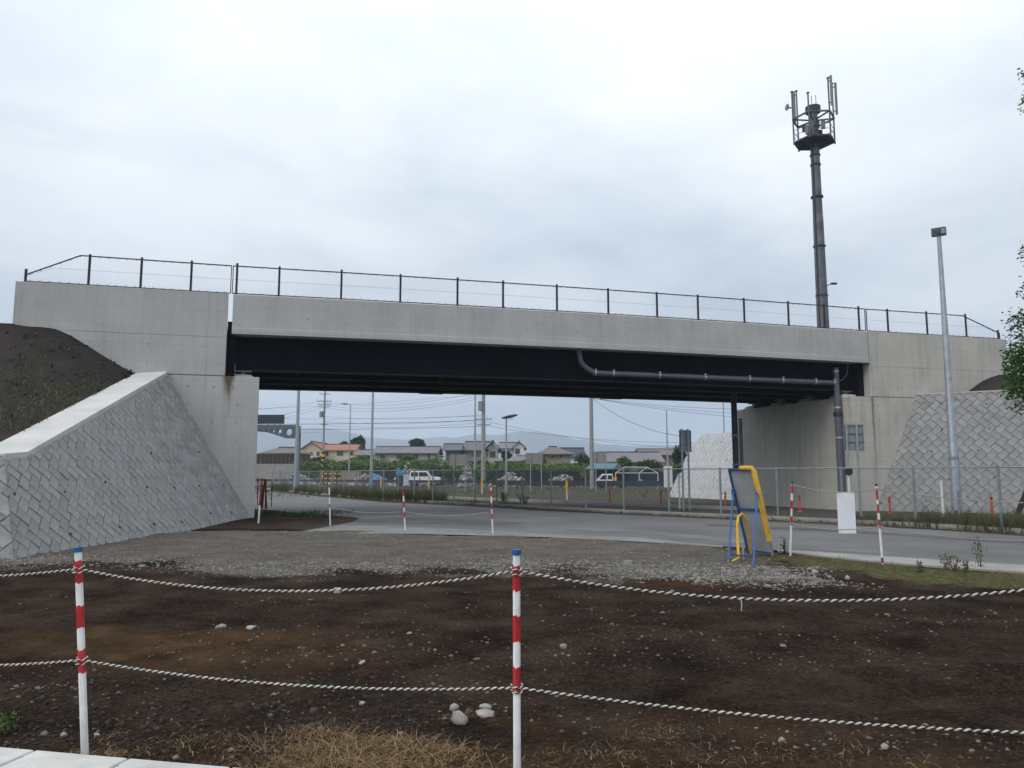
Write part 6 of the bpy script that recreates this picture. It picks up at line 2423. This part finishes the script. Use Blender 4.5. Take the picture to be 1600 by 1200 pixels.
# ================================================================== VEHICLES
def car():
    b = at(664, 757, 92); X = float(b[0])
    r = thing('parked_car', 'white compact off-road car parked behind the guard rail', 'car', (X, 92, 0.12))
    k = 48 / F * 92 / 3.45
    prof = [(-1.70, .35), (-1.72, .95), (-1.66, 1.02), (-1.60, 1.55), (-1.50, 1.66), (.18, 1.66), (.30, 1.62), (.72, 1.06), (1.55, 1.0), (1.68, .9), (1.72, .45), (1.66, .33), (1.45, .33), (1.38, .55), (1.1, .66), (.82, .55), (.75, .33), (-.75, .33), (-.82, .55), (-1.1, .66), (-1.38, .55), (-1.45, .33)]
    m = MB(); m.prism([(x * k, -.72, z * k) for x, z in prof], (0, 1.44, 0))
    body = m.build('body', 'car_white', r, bevel=.05)
    for pts, nm in (([(-1.5, 1.08), (-.72, 1.08), (-.72, 1.54), (-1.46, 1.54)], 'side_window'), ([(-.62, 1.08), (.52, 1.08), (.2, 1.54), (-.62, 1.54)], 'side_window')):
        for yy in (-.735, .725):
            m = MB(); m.prism([(x * k, yy, z * k) for x, z in pts], (0, .01, 0)); m.build(nm, 'glass_dark', r)
    m = MB(); m.prism([(.36 * k, -.62, 1.58 * k), (.71 * k, -.62, 1.10 * k), (.71 * k, .62, 1.10 * k), (.36 * k, .62, 1.58 * k)], (.015, 0, .012)); m.build('windscreen', 'glass_dark', r)
    for x in (-1.1, 1.1):
        for yy in (-.74, .58):
            w_ = MB().tube([(x * k, yy, .33 * k), (x * k, yy + .17, .33 * k)], .31 * k, 18).build('wheel', 'tyre', r)
            MB().tube([(x * k, yy - .012, .33 * k), (x * k, yy + .01, .33 * k)], .18 * k, 14).build('rim', 'galvanised', w_)
    MB().box((1.71 * k, 0, .5 * k), (.1, 1.4, .22)).build('bumper', 'black_paint', r)
    MB().box((.1 * k, -.74, .62 * k), (3.0 * k * .45, .01, .05)).build('trim', 'black_paint', r)
    for yy in (-.5, .5):
        MB().tube([(1.64 * k, yy, .82 * k), (1.72 * k, yy, .82 * k)], .12, 12).build('headlight', 'plaster_white', r)
    MB().box((.55 * k, -.82, 1.12 * k), (.12, .16, .14)).build('mirror', 'car_white', r)
    MB().box((0, -.745, .95 * k), (.16, .02, .04)).build('door_handle', 'black_paint', r)


car()


def truck():
    b = at(950, 760, 87); X = float(b[0])
    r = thing('parked_truck', 'small white truck with its cab showing above the guard rail', 'truck', (X, 87, 0.0))
    r.scale = (.95, .95, .88)
    prof = [(-1.3, .45), (-1.35, .95), (-.72, 1.68), (-.55, 1.78), (.42, 1.78), (.5, 1.7), (.5, .45)]
    m = MB(); m.prism([(x, -.7, z) for x, z in prof], (0, 1.4, 0)); m.build('cab', 'car_white', r, bevel=.05)
    m = MB(); m.prism([(-1.1, -.715, 1.08), (-.2, -.715, 1.08), (-.2, -.715, 1.62), (-.65, -.715, 1.62)], (0, .01, 0)); m.build('side_window', 'glass_dark', r)
    m = MB(); m.prism([(-.1, -.715, 1.08), (.4, -.715, 1.08), (.4, -.715, 1.62), (-.1, -.715, 1.62)], (0, .01, 0)); m.build('side_window', 'glass_dark', r)
    m = MB(); m.prism([(-1.29, -.6, 1.05), (-.78, -.6, 1.64), (-.78, .6, 1.64), (-1.29, .6, 1.05)], (-.02, 0, .02)); m.build('windscreen', 'glass_dark', r)
    MB().box((1.5, 0, .72), (2.0, 1.4, .3)).build('load_bed', 'car_white', r)
    MB().box((.8, -.3, 1.15), (.35, .3, .5)).build('load', 'yellow_paint', r)
    for x in (-.75, 1.7):
        for yy in (-.72, .55):
            MB().tube([(x, yy, .28), (x, yy + .16, .28)], .28, 16).build('wheel', 'tyre', r)


truck()

# ================================================================== HOUSES
def house(label, x0, x1, yb, ye, yr, Y, depth, wall, roof, kind='side', ridge=None, wins=(), over=.6, group='houses', inset=0.15, name='house', rz=0.0, doors=()):
    """px outline of the front: x0..x1 eaves width, ye eaves row, yr ridge row."""
    pl_, pr_ = at(x0, ye, Y), at(x1, ye, Y)
    ze = float(pl_[2]); zr = float(at((x0 + x1) / 2, yr, Y)[2])
    w = float(pr_[0] - pl_[0]); cx = float(pl_[0] + pr_[0]) / 2
    r = thing(name, label, 'house', (cx, Y + depth / 2, 0), rz, group)
    ww, dd_ = w / 2 - over * .8, depth / 2 - over * .8
    MB().box((0, 0, (ze + .05) / 2), (ww * 2, dd_ * 2, ze + .05)).build('wall', wall, r)
    hw, hd_ = w / 2, depth / 2
    th = .16
    m = MB()
    if kind == 'side':                        # ridge runs left-right, roof slope faces the camera
        for s in (-1, 1):
            m.prism([(-hw, s * hd_, ze - .1), (hw, s * hd_, ze - .1), (hw, 0, zr), (-hw, 0, zr)], (0, 0, th))
        ro = m.build('roof', roof, r)
        MB().box((0, 0, zr + th), (w, .35, .22)).build('ridge', 'tile_dark', ro)
        for s in (-1, 1):
            g_ = MB(); g_.prism([(s * (ww - .01), -dd_, ze), (s * (ww - .01), dd_, ze), (s * (ww - .01), 0, zr - .05)], (-s * .15, 0, 0)); g_.build('gable', wall, r)
    elif kind == 'front':                     # gable faces the camera
        for s in (-1, 1):
            m.prism([(s * hw, -hd_, ze - .1), (s * hw, hd_, ze - .1), (0, hd_, zr), (0, -hd_, zr)], (0, 0, th))
        ro = m.build('roof', roof, r)
        MB().box((0, 0, zr + th), (.3, depth, .2)).build('ridge', 'tile_dark', ro)
        for s in (-1, 1):
            g_ = MB(); g_.prism([(-ww, s * dd_, ze), (ww, s * dd_, ze), (0, s * dd_, zr - .05)], (0, -s * .15, 0)); g_.build('gable', wall, r)
    else:                                     # hipped
        rl, rr_ = ((at(ridge[0], yr, Y)[0] - cx), (at(ridge[1], yr, Y)[0] - cx)) if ridge else (-hw * .4, hw * .4)
        vs = [(-hw, -hd_, ze - .1), (hw, -hd_, ze - .1), (hw, hd_, ze - .1), (-hw, hd_, ze - .1), (rl, 0, zr), (rr_, 0, zr)]
        vs2 = [(a, b, c - .16) for a, b, c in vs[:4]]
        m.add(vs + vs2, [(0, 1, 5, 4), (1, 2, 5), (2, 3, 4, 5), (3, 0, 4), (0, 6, 7, 1), (1, 7, 8, 2), (2, 8, 9, 3), (3, 9, 6, 0), (6, 9, 8, 7)])
        ro = m.build('roof', roof, r)
        MB().box(((rl + rr_) / 2, 0, zr + .06), (rr_ - rl + .2, .3, .2)).build('ridge', 'tile_dark', ro)
    for (xa, xb, ya, yb_) in wins:
        a, b = at(xa, ya, Y), at(xb, yb_, Y)
        wx_, wz_ = (a[0] + b[0]) / 2 - cx, (a[2] + b[2]) / 2
        fw, fh2 = abs(b[0] - a[0]), abs(a[2] - b[2])
        wo = MB().box((wx_, -dd_ - .03, wz_), (fw + .16, .08, fh2 + .16)).build('window', 'window_frame', r)
        MB().box((wx_ - fw / 4, -dd_ - .08, wz_), (fw / 2 - .03, .03, fh2)).build('pane', 'glass_dark', wo)
        MB().box((wx_ + fw / 4, -dd_ - .08, wz_), (fw / 2 - .03, .03, fh2)).build('pane', 'glass_dark', wo)
    return r


HB = 745
house('low dark brown-roofed house behind the sign gantry', 404, 470, HB, 707, 698, 150, 10, 'plaster_beige', 'tile_brown', 'hip', (424, 452), [(408, 413, 709, 714), (432, 438, 709, 714)], over=.9)
house('cream house with a gable end and orange roof', 466, 506, HB, 703.5, 690.5, 165, 14, 'plaster_cream', 'tile_orange', 'front', None, [(470, 474.5, 706, 711.5), (483, 487, 706.5, 711), (494.5, 498, 706, 711.5)])
house('cream house wing with a long orange roof', 500, 556, HB, 703.5, 694, 167, 10, 'plaster_cream', 'tile_orange', 'side', None, [(508.5, 512, 706, 711.5), (526, 535, 706, 711.5), (546, 550.5, 706, 711)])
house('dark-roofed small house right of the orange-roofed one', 553, 590, HB, 711, 703, 160, 8, 'plaster_white', 'tile_purple', 'side', None, [(562, 567, 713, 717)])
house('long beige house with a grey roof behind the white car', 580, 685, HB, 708, 697.5, 150, 11, 'plaster_beige', 'tile_purple', 'side', None, [(619, 629, 709.5, 716.5), (644, 653, 709.5, 716), (593, 601, 710, 716), (668, 671, 709, 716)], over=.8)
house('big Japanese house with a dark tiled roof behind the twin utility poles', 706, 784, HB, 702.5, 688, 150, 14, 'plaster_beige', 'tile_grey', 'hip', (724, 766), [(720, 731, 704, 711), (764, 773, 705, 714), (758, 760, 706, 712)], over=1.1)
house('front gable wing of the big Japanese house', 757, 783, HB, 702, 689.5, 146, 5, 'plaster_beige', 'tile_grey', 'front', None, [(765, 774, 705, 714.5), (758.8, 760, 706.5, 712)], over=.9)
house('lower brown wing left of the big Japanese house', 690, 722, HB, 703.5, 693.5, 147, 8, 'plaster_brown', 'tile_grey', 'side', None, [(698, 706, 707, 713)], over=.9)
house('white-walled house with a grey tiled roof behind the oval lamp', 774, 823, HB, 699.5, 690, 175, 12, 'plaster_white', 'tile_purple', 'hip', (780, 812), [(804, 814, 701, 710)], over=1.0)
house('small gable front on the white-walled house', 800, 822, HB, 699, 690.5, 171, 4, 'plaster_white', 'tile_grey', 'front', None, [(805, 812, 701, 709)], over=.6)
house('low hipped roof building below the white-walled house', 772, 816, HB, 719, 709.5, 140, 9, 'plaster_tan', 'tile_purple', 'hip', (792, 800), [(800, 806, 720.5, 723)], over=.8)
house('grey-roofed annexe right of the low hipped building', 806, 832, HB, 719, 713, 142, 7, 'plaster_tan', 'tile_purple', 'side', None, [], over=.5)
house('dark-roofed porch left of the twin utility poles', 733, 762, HB, 720, 712, 138, 7, 'plaster_brown', 'tile_dark', 'hip', (737, 748), [], over=.6)
house('tan house with a hipped brown roof between the sign backs', 838, 898, HB, 708, 696.5, 140, 11, 'plaster_tan', 'tile_brown', 'hip', (860, 872), [(862, 866, 711, 715), (875, 879, 711, 715)], over=.9)
house('house with a dark blue roof and white gable wall', 876, 916, HB, 714, 700, 155, 9, 'plaster_white', 'tile_dark', 'side', None, [(898, 902, 716, 720), (907, 909, 715, 721)], over=.5)
house('long low building with a purple-grey roof right of the utility pole', 940, 1040, HB, 722, 706.5, 130, 11, 'plaster_brown', 'tile_purple', 'side', None, [(960, 968, 724, 728)], over=.8)
house('dark-roofed house behind the long purple-grey roof', 1000, 1078, HB, 711, 701.5, 160, 10, 'plaster_brown', 'tile_brown', 'side', None, [], over=.8)
house('small grey-roofed house behind the garden trees', 640, 690, HB, 711, 704, 180, 9, 'plaster_white', 'tile_grey', 'hip', (655, 675), [(672, 678, 713, 717)], over=.6)
# open shed with a teal roof
sh = thing('open_shed', 'open shed with a teal sheet roof behind the white truck', 'shed', at(940, 745, 98) * (1, 1, 0))
za, zb_ = float(at(940, 733, 98)[2]), float(at(940, 724.5, 98)[2])
m = MB(); m.prism([(-2.3, -2, za), (1.3, -2, za), (2.4, 2.0, zb_), (-.9, 2.0, zb_)], (0, 0, .08)); m.build('roof', 'tile_teal', sh)
m = MB(); m.prism([(1.35, -2, za), (3.0, 1, za - .3), (2.5, 2.2, zb_)], (.05, 0, .05)); m.build('roof_end', 'tile_dark', sh)
for x_, y_ in ((-2.2, -1.9), (1.2, -1.9), (2.2, 1.9), (-.8, 1.9)):
    MB().box((x_, y_, za / 2), (.12, .12, za)).build('post', 'timber_dark', sh)
MB().box((.6, 1.8, za / 2), (3.4, .1, za)).build('back_wall', 'timber_dark', sh)
# frame of a small greenhouse
gf_ = thing('greenhouse_frame', 'bare pale pipe frame of a greenhouse right of the white truck', 'frame', at(1000, 745, 95) * (1, 1, 0))
zt_, zl_ = float(at(1000, 730, 95)[2]), float(at(1000, 739, 95)[2])
for a, b in (((-1.9, 0, zt_), (0.9, 0, zt_)), ((-3, 0, zl_), (2.2, 0, zl_)), ((-1.9, 0, zt_), (-3, 0, zl_)), ((.9, 0, zt_), (-.1, 0, zl_)), ((.9, 0, zt_), (2.2, 0, zl_)), ((-3, 0, zl_), (-3, 0, 0)), ((2.2, 0, zl_), (2.2, 0, 0)), ((-.1, 0, zl_), (-.1, 0, 0))):
    MB().tube([a, b], .05, 6).build('pipe', 'plaster_white', gf_)

# walls, clutter in the middle distance
MB_ = lambda: MB()
w0, w1 = at(398, 735, 112), at(458, 735, 112)
o = MB().box(((w0[0] + w1[0]) / 2 - 1.5, 112, 1.5), (w1[0] - w0[0] + 4, .25, 3.0)).build('garden_wall', 'concrete_gutter')
tag(o, 'grey-tan plain wall behind the sign gantry', 'wall')
fz = thing('board_fence', 'dark board fence above the tan wall behind the sign gantry', 'fence', ((w0[0] + w1[0]) / 2, 116, 0))
for k in range(14):
    MB().box((-4.2 + k * .62, 0, 2.4), (.58, .06, 4.3)).build('board', 'timber_dark', fz)
o = MB().box((float(at(549, 735, 104)[0]), 104, .95), (2.4, 1.4, 1.9)).build('storage_box', 'plaster_tan'); tag(o, 'pale grey storage box behind the yellow barricade', 'box')
bar = thing('barricade', 'yellow and black barricade beside the striped utility pole foot', 'barricade', at(520, 745, 112) * (1, 1, 0))
for x_ in (-1.5, 0, 1.5):
    MB().box((x_, 0, 1.0), (.14, .1, 2.0)).build('post', 'yellow_paint', bar)
for z_ in (1.6, .9, .3):
    b_ = MB().box((0, -.06, z_), (3.3, .05, .2)).build('board', 'yellow_paint', bar)
    for k in range(5):
        MB().box((-1.35 + k * .66, -.09, z_), (.25, .02, .2)).build('black_stripe', 'black_paint', b_)


def heap(px0, px1, ytop, Y, label, n, smin=.12, smax=.4, mat='rubble', hw=.6):
    a, b = at(px0, ytop, Y), at(px1, ytop, Y)
    cx = (a[0] + b[0]) / 2; w = abs(b[0] - a[0]) / 2; h = float(a[2])
    x = rng.uniform(-1, 1, n); y = rng.uniform(-1, 1, n)
    rr = np.sqrt(x * x + y * y); k = rr < 1
    x, y, rr = x[k], y[k], rr[k]
    z = (1 - rr ** 1.3) * h * (0.7 + .5 * rng.uniform(0, 1, len(x))) * (.75 + .5 * fbm(x * 3 + px0, y * 3, 5, 3))
    z *= rng.uniform(.2, 1, len(x)) ** .5
    p = np.stack([cx + x * w, Y + y * w * hw, z], -1)
    return stuff(scatter_rocks('rubble_heap', p, rng.uniform(smin, smax, len(p)), mat, .8), label, 'rubble')


heap(610, 668, 728, 100, 'heap of grey rubble behind the white car', 420)
heap(717, 742, 731, 94, 'pale rubble heap left of the thick utility pole', 170, .15, .5)
heap(545, 612, 737, 102, 'long low heap of stones left of the blue machine', 420)
heap(765, 830, 740, 98, 'low stone heap beneath the vine rows right of the utility pole', 420)
heap(850, 910, 741, 96, 'stone heap left of the teal-roofed shed', 320)
heap(425, 500, 741, 108, 'stone heap beyond the fence under the sign gantry', 420)
tb = thing('machine', 'small blue machine with a dark base behind the white notice', 'machine', at(626, 750, 96) * (1, 1, 0))
MB().box((0, 0, 1.6), (1.1, 1.0, .5)).build('hood', 'machine_blue', tb, bevel=.1)
MB().box((.1, 0, .8), (1.2, 1.1, 1.2)).build('base', 'tile_dark', tb)
MB().tube([(-.3, 0, 1.8), (-.3, 0, 2.4)], .18, 8).build('stack', 'machine_blue', tb)
for nm, px, yt, Y, wd, lab in (('tarpaulin', 590, 743, 95, 3.0, 'blue tarpaulin over a low pile left of the blue machine'), ('tarpaulin', 999, 748, 92, 1.3, 'bright blue tarpaulin mound right of the white truck')):
    v, f = ico_rock(3 if px < 700 else 5)
    c = at(px, yt, Y); h = float(c[2])
    o = np_mesh(nm, v * (wd / 2, wd / 2.5, h * .8) + (0, 0, h * .3), f, 'tarp_blue', smooth=True)
    o.location = (float(c[0]), Y, 0)
    tag(o, lab, 'tarpaulin')
# dark shade net behind the lot
m = MB()
for a, b in ((at(575, 740, 106), at(690, 740, 106)), (at(765, 742, 100), at(905, 742, 100)), (at(960, 742, 100), at(1075, 742, 100))):
    zz = float(at(600, 737, 104)[2])
    m = MB(); m.bar((a[0], a[1], zz / 2), (b[0], b[1], zz / 2), .08, zz)
    o = m.build('shade_net', 'net_green')
    tag(o, {575: ''}.get(0, '') or ('dark green shade net below the vines, ' + ('behind the white car' if a[0] < -5 else ('left of the teal shed' if a[0] < 8 else 'behind the greenhouse frame'))), 'net', 'shade nets')

# ================================================================== TREES AND VINES BEHIND
def bush(px, py, rx, rz_, Y, label, mat='leaf_mid', name='garden_tree', n=1800, sz=.35, clumps=30, depth=None):
    c = at(px, py, Y)
    r_ = rx * Y / F; h_ = rz_ * Y / F
    t_ = thing(name, label, 'tree', (float(c[0]), Y, 0), 0, 'trees and bushes behind')
    zc = float(c[2])
    MB().tube([(0, 0, -.2), (.1, 0, zc * .6), (0, 0, zc)], [.16 + .01 * r_, .12, .06], 7).build('trunk', 'bark', t_)
    pts = crown_points(n, (0, 0, zc), (r_, depth or r_, h_), clumps, int(px * 7 + py), .3)
    leaf_quads('crown', pts, rng.uniform(sz * .6, sz * 1.3, n), mat, t_, tilt=.6, aspect=.7)
    return t_


bush(559, 694, 15, 14, 185, 'round dark tree right of the orange-roofed house', 'leaf_dark', n=2600, sz=.6)
bush(538, 694, 7, 5, 190, 'small dark treetop behind the orange roof', 'leaf_dark', n=500, sz=.5)
bush(652, 694, 14, 9, 178, 'dark flat-topped tree behind the long beige house', 'leaf_dark', n=1800, sz=.6)
bush(976, 727, 17, 15, 118, 'bright green round bush before the purple-grey roof', 'leaf_vine', 'garden_bush', n=2200, sz=.32)
bush(1062, 712, 13, 18, 120, 'dark evergreen tree left of the tall oblique sign', 'leaf_dark', n=2600, sz=.35)
bush(1015, 727, 26, 12, 115, 'green hedge bush right of the round bright bush', 'leaf_mid', 'garden_bush', n=2600, sz=.32, depth=2)
bush(1060, 735, 18, 12, 112, 'bright green bush below the evergreen tree', 'leaf_vine', 'garden_bush', n=1800, sz=.3, depth=2)
bush(912, 722, 17, 13, 120, 'leafy bush right of the white gable wall', 'leaf_mid', 'garden_bush', n=2200, sz=.32)
bush(640, 722, 18, 12, 125, 'green bush before the long beige house', 'leaf_vine', 'garden_bush', n=2200, sz=.35)
bush(672, 728, 20, 14, 122, 'green bush right of the white car', 'leaf_mid', 'garden_bush', n=2200, sz=.35)
bush(845, 727, 17, 14, 122, 'green bush under the right sign back', 'leaf_mid', 'garden_bush', n=2000, sz=.35)
bush(752, 726, 12, 9, 124, 'green bush right of the thick utility pole', 'leaf_vine', 'garden_bush', n=1300, sz=.35)
bush(790, 712, 10, 8, 132, 'garden tree before the low hipped building', 'leaf_dark', 'garden_bush', n=1200, sz=.35)
bush(495, 723, 22, 12, 128, 'green bush before the cream house', 'leaf_mid', 'garden_bush', n=2400, sz=.35)
bush(570, 722, 24, 12, 128, 'green bush right of the slim street lamp', 'leaf_vine', 'garden_bush', n=2400, sz=.35)
# vine rows: one leafy mass on trellises
pv = []
for k in range(15000):
    px = rng.uniform(470, 925); Y = rng.uniform(112, 126)
    X = (px - 800) / F * Y
    top = 2.9 + 1.3 * (fbm(X * .35, Y * .2, 14, 3) - .3) + (.5 if px < 700 else 0)
    z = top * (1 - rng.beta(1.2, 2.2))
    pv.append((X, Y, z))
pv = np.array(pv)
stuff(leaf_quads('vineyard', pv, rng.uniform(.18, .5, len(pv)), 'leaf_vine', tilt=.5, aspect=.75), 'bright green vine rows in front of the houses', 'vines')
pv2 = pv[rng.choice(len(pv), 6000)] * (1, 1, .75) + (0, 1, 0)  # inner copy of the leaves; its dark colour paints the shade within the rows
stuff(leaf_quads('vineyard', pv2, rng.uniform(.25, .6, len(pv2)), 'leaf_dark', tilt=.5, aspect=.75), 'leaves inside the vine rows, coloured dark as shade', 'vines')
# grass verge before the guard rail
xs_ = rng.uniform(-32, 24, 9000); ys_ = rng.uniform(52, 92, 9000)
k = (fbm(xs_ * .25, ys_ * .25, 66, 3) > .42)
p = np.stack([xs_[k], ys_[k], np.full(k.sum(), -.03)], -1)
stuff(blades('verge_grass', p, rng.uniform(.1, .35, len(p)), rng.uniform(.1, .9, len(p)), rng.uniform(.015, .04, len(p)), 'grass_olive'), 'olive grass on the lot before the guard rail', 'grass')

# ================================================================== MOUNTAINS AND AIR
ax_ = np.linspace(-3600, 3600, 220)
rows = []
yy = np.linspace(2300, 4200, 30)
MX, MYY = np.meshgrid(ax_, yy)
t = (MYY - 2300) / 1900
ridge = 70 + 75 * (fbm(MX / 700 + 5, MYY / 2500, 3, 4) - .45) + 34 * (1 - sstep(-1800, 200, MX)) + 26 * np.exp(-((MX - 150) / 260) ** 2)
HZ = ridge * 2.2 * sstep(0, .75, t) * (.55 + .75 * fbm(MX / 420, MYY / 420, 8, 5)) - 3
ii = np.arange(MX.size).reshape(MX.shape)
mf_ = np.stack([ii[:-1, :-1], ii[:-1, 1:], ii[1:, 1:], ii[1:, :-1]], -1).reshape(-1, 4)
struct(np_mesh('mountains', np.stack([MX, MYY, HZ], -1).reshape(-1, 3), mf_, 'forest_far', smooth=True))
print('peak', HZ.max())
hm = bpy.data.materials.new('haze'); hm.use_nodes = True
hn, hl = hm.node_tree.nodes, hm.node_tree.links
hn.clear()
ho_ = hn.new('ShaderNodeOutputMaterial'); hv = hn.new('ShaderNodeVolumePrincipled')
hv.inputs['Color'].default_value = (.76, .86, 1.0, 1)
hv.inputs['Density'].default_value = 3.8e-4
hv.inputs['Anisotropy'].default_value = 0.2
hl.new(hv.outputs[0], ho_.inputs['Volume'])
HT = float(HZ.max()) + 20
hz_ = MB().box((0, 600, HT / 2 - .7), (13200, 13200, HT + 1.4)).build('haze', 'concrete_light')
hz_.data.materials.clear(); hz_.data.materials.append(hm)
stuff(hz_, 'thin pale haze over the whole valley', 'haze')
